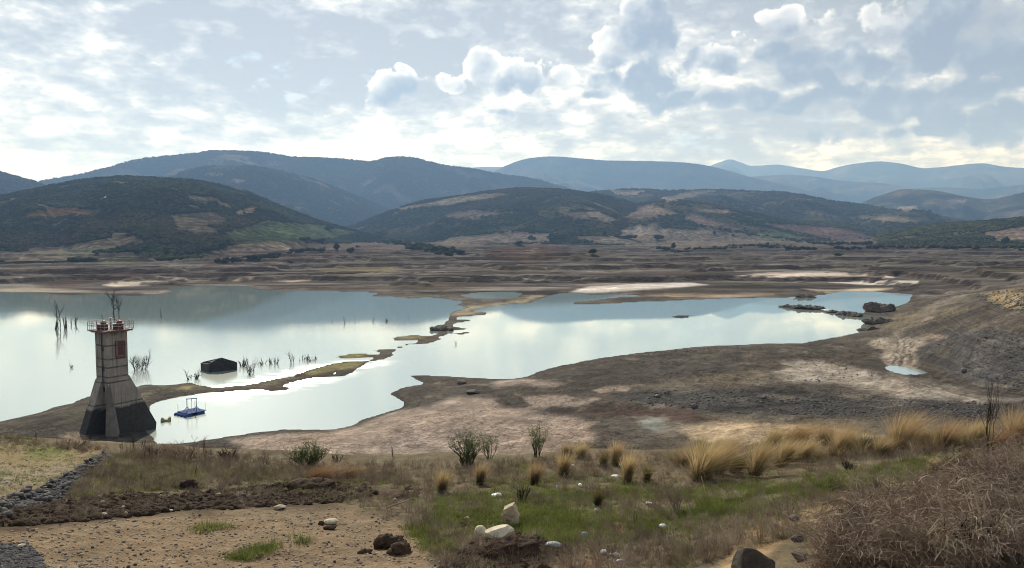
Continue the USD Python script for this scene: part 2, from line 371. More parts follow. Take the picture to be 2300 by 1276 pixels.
def height(x, y, fine=True):
    x, y = np.asarray(x, float), np.asarray(y, float)
    az, r = np.arctan2(x, y), np.hypot(x, y) + 1e-6
    azc = np.clip(az, -AZ_LIM, AZ_LIM)
    rr = ridge_of(np.clip(azc, ridge_az[0], ridge_az[-1]))
    z = np.full(x.shape, -50.0)
    near = r < 140
    if near.any():
        rn = np.clip(np.minimum(r[near], rr[near]), 6.5, None)
        zn = fore_rbf(np.stack([azc[near] * 2.2, np.log(rn)], 1))
        zn = zn + (24.4 - zn) * smooth01(r[near], 5.4, 2.4)
        d = np.maximum(r[near] - rr[near], 0)
        zn = zn - 0.60 * d * d / (d + 2.5)
        if fine:
            xx, yy = x[near], y[near]
            k = smooth01(r[near], 5, 9) * smooth01(d, 40, 10)
            zn = zn + k * ((fbm(xx, yy, 2.2, 4, 1) - 0.5) * 0.42 + (fbm(xx, yy, 0.35, 3, 2) - 0.5) * 0.10)
        z[near] = zn
    far = r > 45
    if far.any():
        xx, yy, ra = x[far], y[far], r[far]
        sd = shore(xx, yy)
        base = low_rbf(np.stack([azc[far] * 2.2, np.log(np.minimum(ra, 1900))], 1))
        away = smooth01(ra, 330, 420)
        ramp = 1 - np.exp(-np.maximum(sd, 0) / (6.0 + 14 * away))
        zl = np.maximum(base, 0.3) * ramp
        if fine:
            # near bank: clods and hummocks; far bed: long low mounds with scarps
            hum = (fbm(xx, yy, 14, 4, 3) - 0.5) * 2.0 + (fbm(xx, yy, 3.4, 4, 4) - 0.5) * 1.1 + (np.abs(fbm(xx, yy, 6, 4, 14) - 0.5)) * -1.6 + (fbm(xx, yy, 1.1, 3, 15) - 0.5) * 0.45
            rough = 1 + 1.6 * np.exp(-((xx - MOUND[0]) ** 2 + (yy - MOUND[1]) ** 2) / 26 ** 2)
            lon = (fbm(xx, yy * 2.6, 130, 5, 6) - 0.5) * 11 + (fbm(xx, yy * 1.8, 38, 4, 7) - 0.5) * 5.0
            step = 2.8
            q = zl + lon * 0.9
            fl = np.floor(q / step)
            q = q + (fbm(xx, yy * 1.4, 210, 3, 81) - 0.45) * 13 * smooth01(ra, 520, 900)
            fl = np.floor(q / step)
            ter = (fl + smooth01(q / step - fl, 0.70, 0.92)) * step
            zf = ter + (fbm(xx, yy * 1.6, 16, 4, 8) - 0.5) * 2.4
            k = ramp * smooth01(sd, 0, 14)
            zl = zl + k * (hum * 0.80 * rough * (1 - away))
            zl = zl * (1 - away) + away * np.where(sd > 0, np.maximum(zf * ramp, 0.12 * ramp), zl)
            zl = zl + np.exp(-((xx - MOUND[0]) ** 2 + ((yy - MOUND[1]) * 0.8) ** 2) / 15 ** 2) * 2.6 * (1 - away)
        pk = np.hypot((xx - PUDDLE_AT[0]) / PUDDLE_R[0], (yy - PUDDLE_AT[1]) / PUDDLE_R[1])       # the hollow that holds the puddle
        zl = zl + smooth01(pk, 3.0, 1.15) * (2.62 - zl) - 0.15 * smooth01(pk, 1.0, 0.7)
        wetz = -np.minimum(0.10 + 0.16 * np.maximum(-sd, 0), 4.0)
        zl = np.where(sd > 0, np.maximum(zl, 0.05 * np.minimum(sd, 1.0)), wetz)
        z[far] = np.maximum(z[far], zl)
    return z


def ground_px(u, v, z0=20.5, n=9, rmax=None):
    """Where the view through (u, v) meets the near ground."""
    z = np.full(np.shape(u), float(z0))
    for _ in range(n):
        p = at_z(u, v, z)
        if rmax == 'ridge':
            a, r = polar(p)
            k = np.minimum(1, ridge_of(np.clip(a, ridge_az[0], ridge_az[-1])) / r)
            p = np.stack([p[..., 0] * k, p[..., 1] * k, p[..., 2]], -1)
        z = 0.5 * z + 0.5 * np.clip(height(p[..., 0], p[..., 1]), -0.5, 24.0)
    p[..., 2] = height(p[..., 0], p[..., 1])
    return p


# ------------------------------------------------------------------ colours of the ground (soil tones, with water glare painted in as white patches on the far bed)
SAND, PALE, MUD, DARK = (0.20, 0.152, 0.102), (0.40, 0.345, 0.285), (0.098, 0.088, 0.076), (0.065, 0.06, 0.054)
SOIL, OLIVE, GREEN, FIELD, TAN = (0.066, 0.048, 0.034), (0.128, 0.110, 0.072), (0.092, 0.104, 0.044), (0.20, 0.15, 0.125), (0.31, 0.255, 0.20)


def paint(col, k, c):
    return col * (1 - k[:, None]) + np.asarray(c) * k[:, None]


NEAR_PATCHES = [  # outline in the photograph, colour, softness
    ([(-400, 985), (120, 1000), (240, 1010), (205, 1045), (110, 1085), (0, 1115), (-400, 1200)], (0.20, 0.162, 0.095), 14),
    ([(0, 1050), (60, 1060), (180, 1040), (120, 1075), (0, 1100)], (0.22, 0.19, 0.15), 18),
    ([(50, 1000), (130, 1005), (160, 1025), (70, 1030)], (0.13, 0.15, 0.05), 16),
    ([(-400, 1215), (0, 1192), (150, 1182), (400, 1160), (600, 1150), (760, 1142), (880, 1165), (935, 1195), (960, 1240), (1010, 1330), (-400, 1400)], SAND, 12),
    ([(-60, 1230), (60, 1225), (95, 1250), (100, 1300), (-60, 1300)], (0.06, 0.062, 0.07), 14),
    ([(1560, 1300), (1680, 1200), (1790, 1152), (1905, 1118), (1860, 1170), (1770, 1205), (1660, 1300)], (0.33, 0.235, 0.14), 16),
    ([(1330, 1215), (1350, 1185), (1420, 1160), (1410, 1195), (1370, 1215)], (0.31, 0.22, 0.13), 12), ([(1230, 1270), (1330, 1245), (1330, 1290), (1240, 1300)], (0.27, 0.19, 0.11), 16),
    ([(-20, 1190), (60, 1152), (200, 1125), (310, 1113), (420, 1108), (600, 1090), (700, 1078), (830, 1090), (850, 1110), (760, 1132), (640, 1142), (420, 1152), (150, 1180), (40, 1192)], SOIL, 9),
    ([(1000, 1260), (1060, 1215), (1140, 1195), (1240, 1215), (1250, 1250), (1200, 1300), (1000, 1300)], SOIL, 12), ([(800, 1105), (900, 1095), (920, 1115), (880, 1125)], SOIL, 10),
    ([(235, 1008), (245, 1025), (200, 1070), (150, 1105), (130, 1140), (60, 1150), (-40, 1200), (-40, 1160), (40, 1115), (110, 1088), (180, 1045)], (0.055, 0.056, 0.06), 7),
]
GREENS = [[(900, 1180), (960, 1130), (1100, 1080), (1300, 1060), (1420, 1085), (1560, 1100), (1650, 1090), (1900, 1060), (2050, 1036), (2160, 1045), (1990, 1085), (1760, 1140), (1600, 1180), (1500, 1200), (1330, 1235), (1240, 1225), (1100, 1180), (1000, 1250), (940, 1235)],
          [(500, 1260), (560, 1235), (630, 1222), (600, 1245), (545, 1265)], [(660, 1215), (690, 1212), (680, 1225)], [(420, 1190), (520, 1180), (530, 1190), (440, 1196)], [(1110, 1040), (1200, 1035), (1210, 1060), (1120, 1075)], [(280, 1010), (420, 1030), (560, 1060), (430, 1080), (260, 1075), (220, 1060)],
          [(0, 970), (110, 985), (60, 992), (0, 985)], [(2050, 1040), (2110, 1030), (2160, 1050), (2080, 1060)]]
SHORE_PATCHES = [
    ([(740, 968), (800, 950), (880, 925), (960, 918), (1040, 895), (1100, 898), (1110, 915), (1200, 925), (1280, 940), (1360, 958), (1380, 990), (1200, 1040), (600, 1040), (480, 985)], (0.37, 0.305, 0.26), 9),
    ([(1100, 865), (1180, 850), (1290, 850), (1230, 865), (1120, 876)], (0.33, 0.275, 0.24), 5), ([(1160, 895), (1250, 884), (1340, 895), (1300, 910), (1180, 915)], (0.33, 0.28, 0.24), 6),
    ([(1325, 873), (1360, 867), (1405, 871), (1380, 880), (1340, 881)], (0.40, 0.34, 0.29), 3), ([(1430, 911), (1490, 905), (1530, 911), (1480, 918)], (0.40, 0.33, 0.28), 3),
    ([(1250, 925), (1400, 905), (1560, 915), (1600, 945), (1500, 955), (1380, 940)], (0.075, 0.052, 0.045), 10), ([(1540, 958), (1640, 948), (1800, 955), (1900, 970), (2000, 985), (1700, 1010), (1560, 990)], (0.46, 0.37, 0.26), 6),
    ([(1440, 940), (1480, 935), (1540, 965), (1500, 975)], (0.22, 0.24, 0.22), 5), ([(1200, 838), (1400, 800), (1700, 778), (1870, 765), (1860, 800), (1600, 835), (1300, 865), (1210, 855)], (0.072, 0.066, 0.058), 10),
    ([(1380, 885), (1500, 872), (1800, 880), (2300, 905), (2300, 945), (1900, 935), (1650, 930), (1430, 908)], (0.055, 0.055, 0.056), 8),
    ([(1730, 835), (1770, 815), (1830, 812), (1900, 822), (1960, 840), (2040, 862), (2160, 880), (2290, 895), (2200, 900), (2030, 890), (1900, 868), (1800, 860)], (0.38, 0.345, 0.30), 9),
    ([(1560, 850), (1700, 830), (1750, 855), (1640, 872)], (0.13, 0.115, 0.085), 9), ([(1950, 760), (2090, 760), (2080, 790), (2060, 835), (2000, 830), (1985, 790)], (0.36, 0.325, 0.275), 6),
    ([(1990, 830), (2040, 850), (2120, 860), (2230, 858), (2300, 862), (2200, 880), (2060, 868), (1980, 850)], (0.17, 0.155, 0.135), 6),
    ([(2080, 760), (2150, 738), (2240, 742), (2300, 760), (2400, 800), (2400, 860), (2200, 855), (2110, 830), (2060, 800)], (0.085, 0.085, 0.088), 8),
    ([(1960, 722), (2010, 705), (2110, 690), (2190, 690), (2060, 720), (2000, 745)], (0.16, 0.14, 0.098), 8), ([(2060, 760), (2110, 752), (2130, 757), (2080, 765)], (0.38, 0.32, 0.25), 3),
    ([(2210, 660), (2260, 652), (2330, 660), (2330, 690), (2270, 695), (2230, 680)], (0.30, 0.24, 0.145), 5),    ([(2008, 838), (2017, 800), (2020, 764), (2025, 764), (2024, 800), (2017, 838)], (0.12, 0.108, 0.09), 2), ([(2030, 822), (2034, 790), (2033, 764), (2038, 764), (2041, 795), (2040, 824)], (0.12, 0.108, 0.09), 2), ([(2050, 818), (2046, 790), (2046, 766), (2050, 766), (2054, 792), (2062, 818)], (0.105, 0.095, 0.08), 2),
    ([(2062, 815), (2085, 835), (2130, 852), (2200, 862), (2310, 872), (2310, 878), (2190, 870), (2110, 860), (2070, 840)], (0.07, 0.064, 0.056), 3), ([(1990, 760), (2100, 680), (2220, 640), (2230, 644), (2110, 692), (2010, 770)], (0.20, 0.18, 0.148), 5),
 ([(2230, 640), (2300, 615), (2400, 640), (2300, 655)], (0.15, 0.125, 0.085), 7),
    ([(2120, 640), (2190, 625), (2290, 612), (2100, 660), (1960, 740), (1930, 735), (2010, 690)], (0.115, 0.104, 0.085), 7),
    ([(0, 950), (130, 917), (210, 895), (330, 868), (440, 862), (400, 888), (300, 915), (180, 960), (0, 985)], (0.085, 0.078, 0.064), 6), ([(130, 975), (180, 965), (190, 985), (150, 985)], (0.33, 0.27, 0.21), 6),
    ([(395, 873), (420, 868), (445, 868), (420, 876)], (0.27, 0.24, 0.13), 2.5),
    ([(640, 846), (700, 828), (760, 810), (820, 810), (800, 830), (740, 840), (690, 850)], (0.21, 0.205, 0.085), 4), ([(740, 806), (800, 790), (840, 795), (830, 806), (780, 810)], (0.27, 0.25, 0.09), 3), ([(870, 760), (930, 750), (980, 756), (930, 762)], (0.26, 0.24, 0.12), 2.5),
    ([(540, 880), (640, 856), (735, 838), (700, 852), (620, 870)], (0.22, 0.18, 0.12), 3), ([(960, 745), (990, 727), (1030, 735), (1020, 746)], (0.07, 0.06, 0.052), 4),
    ([(1000, 706), (1040, 690), (1110, 682), (1170, 674), (1190, 668), (1250, 645), (1290, 632), (1270, 650), (1220, 665), (1170, 684), (1090, 695), (1060, 705), (1010, 712)], (0.29, 0.265, 0.19), 3),
    ([(1930, 712), (1945, 680), (1975, 676), (2004, 690), (2004, 715), (1960, 745)], (0.085, 0.075, 0.068), 4), ([(1745, 698), (1770, 682), (1842, 688), (1838, 700)], (0.075, 0.068, 0.06), 4), ([(1845, 706), (1895, 694), (1945, 704), (1940, 715)], (0.09, 0.075, 0.062), 4),
]
FAR_PATCHES = [
    ([(1280, 657), (1330, 645), (1440, 638), (1560, 635), (1595, 640), (1500, 648), (1420, 654), (1340, 658)], (0.66, 0.63, 0.60), 2.5), ([(1860, 634), (1950, 629), (2065, 631), (2065, 638), (1960, 640)], (0.64, 0.61, 0.58), 2), ([(1310, 667), (1350, 662), (1410, 662), (1350, 669)], (0.6, 0.58, 0.55), 1.5),  # glare of bright shallow water, painted into the ground colour
    ([(0, 632), (50, 622), (60, 628), (20, 636)], PALE, 3), ([(230, 640), (260, 632), (340, 629), (380, 634), (340, 640), (260, 644)], (0.50, 0.45, 0.39), 3), ([(0, 649), (60, 646), (200, 652), (300, 655), (200, 658), (0, 655)], (0.34, 0.31, 0.26), 3),
    ([(360, 655), (400, 645), (480, 642), (570, 642), (540, 646), (420, 650)], (0.48, 0.44, 0.37), 2.5), ([(505, 628), (560, 622), (590, 628), (540, 632)], PALE, 3), ([(610, 630), (650, 624), (690, 630), (650, 634)], PALE, 3),
    ([(940, 634), (990, 626), (1040, 628), (1010, 636)], PALE, 3), ([(800, 652), (900, 640), (960, 640), (870, 652)], (0.185, 0.171, 0.137), 4), ([(70, 640), (150, 628), (300, 612), (330, 622), (230, 634), (120, 646)], (0.092, 0.070, 0.061), 5),
    ([(1650, 620), (1700, 614), (1850, 611), (2000, 618), (2010, 624), (1850, 627), (1740, 624)], (0.62, 0.55, 0.49), 2.5), ([(1850, 655), (1960, 645), (2010, 648), (1950, 657), (1860, 662)], (0.55, 0.48, 0.37), 3), ([(1800, 648), (1900, 652), (1840, 655)], (0.5, 0.45, 0.38), 2),
    ([(1380, 668), (1500, 660), (1640, 662), (1740, 660), (1640, 671), (1500, 677), (1400, 680)], (0.33, 0.27, 0.19), 4), ([(1720, 629), (1800, 622), (1990, 620), (1980, 627), (1850, 631)], (0.055, 0.05, 0.048), 2.5), ([(1700, 645), (1860, 640), (2020, 641), (2050, 646), (1860, 650)], (0.055, 0.05, 0.048), 2.5), ([(1550, 645), (1620, 640), (1750, 641), (1690, 648)], (0.06, 0.055, 0.05), 2.5),
    ([(1290, 640), (1330, 622), (1430, 612), (1700, 600), (1700, 606), (1440, 622), (1350, 634)], (0.085, 0.075, 0.066), 4), ([(840, 642), (960, 632), (1150, 620), (1170, 632), (1000, 652), (900, 655)], (0.086, 0.077, 0.065), 5),
    ([(720, 606), (860, 590), (900, 610), (840, 618), (740, 620)], (0.165, 0.150, 0.108), 6), ([(460, 570), (520, 552), (600, 545), (640, 538), (700, 548), (840, 545), (950, 557), (860, 565), (700, 560), (560, 575)], (0.132, 0.105, 0.086), 4),
    ([(590, 545), (620, 540), (660, 560), (650, 565)], (0.38, 0.32, 0.22), 2.5), ([(0, 573), (120, 560), (240, 537), (300, 533), (328, 545), (230, 560), (215, 580), (60, 592), (0, 594)], (0.145, 0.126, 0.101), 4), ([(120, 568), (200, 555), (240, 562), (180, 578)], (0.112, 0.126, 0.086), 6),
    ([(200, 580), (300, 575), (320, 590), (230, 592)], (0.132, 0.147, 0.086), 5), ([(450, 580), (560, 570), (700, 562), (840, 552), (840, 562), (720, 578), (560, 590), (460, 600)], (0.095, 0.075, 0.066), 4),
    ([(960, 547), (1050, 530), (1160, 522), (1230, 525), (1240, 545), (1100, 550), (1000, 562)], (0.155, 0.130, 0.108), 4), ([(1270, 535), (1400, 530), (1500, 515), (1640, 520), (1800, 545), (1860, 555), (1600, 555), (1520, 562), (1400, 552)], (0.155, 0.133, 0.108), 4),
    ([(1390, 520), (1430, 505), (1475, 505), (1500, 520), (1440, 530), (1400, 530)], (0.185, 0.164, 0.144), 3), ([(1080, 565), (1140, 552), (1250, 550), (1290, 572), (1200, 588), (1100, 585)], (0.089, 0.063, 0.050), 5), ([(1120, 580), (1200, 556), (1206, 560), (1180, 585)], (0.158, 0.126, 0.101), 3),
    ([(1510, 563), (1600, 556), (1720, 545), (1800, 545), (1700, 562), (1580, 572)], (0.075, 0.072, 0.06), 3), ([(1240, 575), (1330, 560), (1380, 570), (1300, 590)], (0.079, 0.070, 0.054), 6),
    ([(880, 472), (960, 455), (1050, 440), (1120, 434), (1150, 437), (1060, 452), (960, 468)], (0.178, 0.154, 0.119), 3), ([(990, 485), (1060, 472), (1130, 480), (1080, 490), (1010, 492)], (0.106, 0.081, 0.072), 4), ([(1260, 480), (1310, 478), (1350, 490), (1290, 492)], (0.112, 0.091, 0.079), 3), ([(1310, 477), (1342, 476), (1390, 495), (1360, 500)], (0.178, 0.154, 0.130), 2),
    ([(1400, 485), (1455, 460), (1500, 472), (1530, 483), (1440, 492)], (0.158, 0.126, 0.104), 3), ([(1530, 490), (1560, 483), (1670, 517), (1600, 517)], (0.132, 0.101, 0.086), 3), ([(1560, 469), (1640, 472), (1640, 480), (1590, 478)], (0.165, 0.133, 0.108), 2),
    ([(1700, 500), (1800, 505), (1900, 515), (1975, 537), (1900, 546), (1780, 520)], (0.125, 0.084, 0.072), 3), ([(1480, 447), (1560, 430), (1605, 428), (1560, 442), (1500, 454)], (0.178, 0.154, 0.126), 3), ([(1370, 427), (1450, 430), (1420, 440), (1380, 438)], (0.172, 0.147, 0.122), 3),
    ([(2205, 527), (2300, 510), (2400, 505), (2400, 545), (2240, 541)], (0.158, 0.122, 0.101), 3), ([(2128, 451), (2150, 447), (2175, 449), (2165, 455), (2135, 456)], (0.40, 0.33, 0.27), 1.5), ([(1920, 492), (1990, 485), (2080, 490), (2060, 499), (1990, 500)], (0.152, 0.130, 0.097), 2.5), ([(2010, 465), (2060, 463), (2060, 470), (2030, 474)], (0.30, 0.25, 0.2), 2),
    ([(50, 480), (150, 466), (240, 478), (160, 488), (60, 490)], (0.132, 0.077, 0.036), 5), ([(520, 476), (545, 468), (585, 466), (565, 480), (530, 483)], (0.158, 0.119, 0.079), 3), ([(380, 485), (480, 478), (510, 500), (400, 512)], (0.089, 0.073, 0.054), 8), ([(230, 447), (245, 437), (250, 439), (240, 446)], (0.55, 0.5, 0.42), 1.2),
    ([(210, 454), (230, 447), (245, 442), (232, 451)], (0.5, 0.45, 0.37), 1.0), ([(500, 522), (600, 497), (720, 507), (800, 522), (720, 540), (530, 546)], (0.066, 0.087, 0.043), 6), ([(1700, 527), (1760, 522), (1800, 535), (1720, 540)], (0.092, 0.119, 0.058), 4),
]
RNG = np.random.default_rng(7)


def ground_colour(p, r, slope=None):
    x, y = p[:, 0], p[:, 1]
    u, v = to_px(p)
    n1, n2 = fbm(x, y, 1.2, 4, 21) - 0.5, fbm(x, y, 1.2, 4, 22) - 0.5
    col = np.tile(np.array(OLIVE), (len(p), 1))
    near, mid, far = r < 42, (r >= 42) & (r < 330), r >= 330
    w = 34 * np.clip(16 / np.maximum(r, 1), 0.15, 2)            # wobble of the outlines, in the same measure
    uu, vv = u + n1 * w * 2.2, v + n2 * w * 1.1
    # near slope
    c = col[near]
    a, b = uu[near], vv[near]
    xn, yn = x[near], y[near]
    c = paint(c, smooth01(fbm(xn, yn, 2.6, 4, 23), 0.45, 0.65) * 0.6, (0.15, 0.118, 0.082))
    c = paint(c, smooth01(fbm(xn, yn, 1.7, 4, 24), 0.5, 0.68) * 0.6, (0.068, 0.058, 0.040))
    for poly in GREENS:
        k = inside(a, b, poly, 16) * smooth01(fbm(xn, yn, 0.9, 4, 25), 0.38, 0.58)
        c = paint(c, k * 0.85, GREEN)
    for poly, cc, s in NEAR_PATCHES:
        c = paint(c, inside(a, b, poly, s) * 0.95, cc)
    c = c * (0.74 + 0.52 * fbm(xn, yn, 0.28, 4, 26))[:, None]
    col[near] = c
    # the drained shore
    xm, ym = x[mid], y[mid]
    nm1, nm2 = fbm(xm, ym, 9, 5, 27) - 0.5, fbm(xm, ym, 9, 5, 28) - 0.5
    s = np.clip(200 / r[mid], 0.6, 2.5) * 9
    a, b = u[mid] + nm1 * s * 9, v[mid] + nm2 * s * 1.9
    c = np.tile(np.array(MUD), (mid.sum(), 1))
    c = paint(c, smooth01(fbm(xm, ym, 22, 5, 29), 0.46, 0.62) * 0.7, (0.062, 0.057, 0.052))
    c = paint(c, smooth01(fbm(xm, ym, 30, 5, 30), 0.54, 0.68) * 0.7, (0.155, 0.138, 0.11))
    for poly, cc, so in SHORE_PATCHES:
        c = paint(c, inside(a, b, poly, so) * 0.9, cc)
    sdm = shore(xm, ym)
    c = paint(c, smooth01(fbm(xm, ym, 5.0, 5, 131), 0.57, 0.66) * 0.45, (0.20, 0.18, 0.15))
    c = c * (0.40 + 1.2 * fbm(xm, ym, 3.0, 5, 31))[:, None]
    c = paint(c, smooth01(sdm, 2.2, 0.3) * 0.75, (0.075, 0.068, 0.058))         # wet margin
    col[mid] = c
    # the far bed and fields
    xf, yf = x[far], y[far]
    a, b = u[far] + (fbm(xf, yf * 2, 60, 4, 32) - 0.5) * 40, v[far] + (fbm(xf, yf * 2, 60, 4, 33) - 0.5) * 7
    c = np.tile(np.array((0.118, 0.110, 0.104)), (far.sum(), 1))
    k1 = fbm(xf, yf * 2.8, 70, 5, 34)
    c = paint(c, smooth01(fbm(xf, yf * 2.4, 26, 5, 134), 0.52, 0.60) * 0.55, (0.062, 0.056, 0.053))
    c = paint(c, smooth01(k1, 0.49, 0.56) * 0.75, (0.058, 0.052, 0.050))
    c = paint(c, smooth01(fbm(xf, yf * 3.0, 55, 5, 35), 0.55, 0.62) * smooth01(r[far], 950, 450) * 0.75, (0.25, 0.235, 0.218))
    c = paint(c, smooth01(fbm(xf, yf * 2.0, 90, 4, 36), 0.55, 0.66) * 0.45, (0.105, 0.10, 0.07))
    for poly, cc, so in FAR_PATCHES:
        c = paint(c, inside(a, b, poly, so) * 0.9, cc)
    c = c * (0.66 + 0.68 * fbm(xf, yf * 1.6, 14, 5, 37))[:, None]
    sl = slope[far]      # ground rising away from the camera goes darker, ground falling away paler
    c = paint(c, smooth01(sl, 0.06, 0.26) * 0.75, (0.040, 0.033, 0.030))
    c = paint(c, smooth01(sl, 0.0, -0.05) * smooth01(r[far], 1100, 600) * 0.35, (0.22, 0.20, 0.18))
    c = paint(c, smooth01(shore(xf, yf), 5, 0.5) * 0.6, (0.08, 0.07, 0.06))
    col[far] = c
    return np.clip(col, 0.01, 0.8)


def soil_material(name, scales, bump, dist, spec=0.05, stretch=(1, 1, 1), cracks=0.0, lines=0.0):
    g = Graph()
    c = g('attribute', 'color', attribute='col')
    p = g.scaled(g.pos(), stretch)
    total = None
    for s, amt in scales:
        n = g.lerp(g.noise(p, s, 6.0, 0.62), 0.25, 0.75, 1 - amt, 1 + amt)
        total = n if total is None else g.math('multiply', total, n)
    tint = g.noise(g.vec('add', p, (31, 5, 2)), scales[0][0] * 0.7, 4.0, 0.6)
    c = g.mix(g.lerp(tint, 0.35, 0.65, 0.0, 0.35), c, g.mix(1.0, c, (1.14, 0.98, 0.82), 'multiply'))
    c = g.mix(1.0, c, g('combine_xyz', 'vector', x=total, y=total, z=total), 'multiply')
    if cracks:      # dried mud split into plates
        e = g('voronoi_texture', 'distance', vector=g.vec('multiply_add', g.noise(p, 1.3, 3.0, 0.6, out='color'), (0.9, 0.9, 0.0), p), scale=cracks, feature='distance_to_edge')
        k = g.math('multiply', g.step(e, 0.015, 0.075, 0.62, 0.0), g.step(g.noise(p, 0.07, 3.0, 0.5), 0.42, 0.56))
        c = g.mix(k, c, g.mix(1.0, c, (0.28, 0.27, 0.26), 'multiply'))
    if lines:       # old waterlines, each a little paler or darker than the next
        n = g.noise(g.vec('multiply', g.vec('multiply_add', g.noise(p, 0.05, 3.0, 0.6, out='color'), (0, 0, 0.9), g.pos()), (0.012, 0.012, lines)), 1.0, 4.0, 0.7)
        c = g.mix(1.0, c, g.mix(g.lerp(n, 0.36, 0.64), (0.70, 0.70, 0.71), (1.28, 1.27, 1.25)), 'multiply')
    h = g.math('add', g.noise(p, bump, 9.0, 0.65), g.math('multiply', g.noise(p, bump * 4.7, 5.0, 0.6), 0.4))
    nrm = g('bump', 'normal', height=h, strength=0.9, distance=dist)
    b = g('principled_bsdf', 'BSDF', base_color=c, roughness=0.9, specular_ior_level=spec, normal=nrm)
    return g.done(name, b)


M_NEAR = soil_material('near_soil', [(1.1, 0.18), (9.0, 0.32), (46.0, 0.30)], 7.0, 0.06)
M_BED = soil_material('drained_mud', [(0.12, 0.22), (0.7, 0.34), (3.0, 0.34)], 1.1, 0.9, cracks=0.8, lines=4.0)
M_FAR = soil_material('far_soil', [(0.010, 0.20), (0.05, 0.30), (0.3, 0.25)], 0.08, 4.0, spec=0.0, stretch=(1, 1.7, 1), lines=1.6)

# one sheet in rings round the camera, cut in three where the ground changes
az_fine = np.radians(np.arange(-40.0, 40.001, 0.1))
az_rest = np.radians(np.concatenate([np.arange(41.5, 180, 4.0), np.arange(180, 318.6, 4.0)]))
AZ = np.concatenate([az_fine, az_rest])
def radii(r0, r1, f):
    out = [r0]
    while out[-1] < r1:
        out.append(min(out[-1] + f(out[-1]), r1))
    return np.array(out)
rings = [radii(0.6, 8.0, lambda r: 0.6)[:-1], radii(8.0, 34.0, lambda r: 2.8 * r * r / 9100)[:-1], radii(34.0, 70.0, lambda r: 1.8)[:-1],
         radii(70.0, 400.0, lambda r: max(2.6 * r * r / 39864, 0.5))[:-1], radii(400.0, 2100.0, lambda r: r * 0.0075)]
RAD = np.concatenate(rings)
RAD = np.unique(np.round(RAD, 4))


def ring_sheet(sel):
    rr = RAD[sel]
    A, Rr = np.meshgrid(AZ, rr)
    x, y = (np.sin(A) * Rr).ravel(), (np.cos(A) * Rr).ravel()
    p = np.stack([x, y, height(x, y)], 1)
    n, m = len(rr), len(AZ)
    i, j = np.meshgrid(np.arange(n - 1), np.arange(m), indexing='ij')
    j2 = (j + 1) % m
    a, b, c, d = i * m + j, i * m + j2, (i + 1) * m + j2, (i + 1) * m + j
    f = np.concatenate([np.stack([a, c, b], -1).reshape(-1, 3), np.stack([a, d, c], -1).reshape(-1, 3)])
    zz = p[:, 2].reshape(len(rr), len(AZ))
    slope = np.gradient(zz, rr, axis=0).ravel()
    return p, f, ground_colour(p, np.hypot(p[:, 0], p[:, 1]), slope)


k1, k2 = np.searchsorted(RAD, 60.0), np.searchsorted(RAD, 331.0)
for name, sel, mt, lab, cat in (('ground', slice(0, k1 + 1), M_NEAR, 'sandy and grassy slope with turned soil falling away towards the water', 'ground'),
                                ('shore', slice(k1, k2 + 1), M_BED, 'drained grey mud bank between the water and the grassy slope', 'shore'),
                                ('plain', slice(k2, len(RAD)), M_FAR, 'terraced dry lake bed and brown fields beyond the water', 'plain')):
    p, f, c = ring_sheet(sel)
    if name == 'ground':      # close the middle under the road
        p = np.vstack([p, [0, 0, p[:len(AZ), 2].mean()]])
        c = np.vstack([c, c[0]])
        q = np.arange(len(AZ))
        f = np.vstack([f, np.stack([q, (q + 1) % len(AZ), np.full(len(AZ), len(p) - 1)], 1)])
    solo(name, (p, f), mt, smooth=True, col=c, label=lab, category=cat, kind='structure')

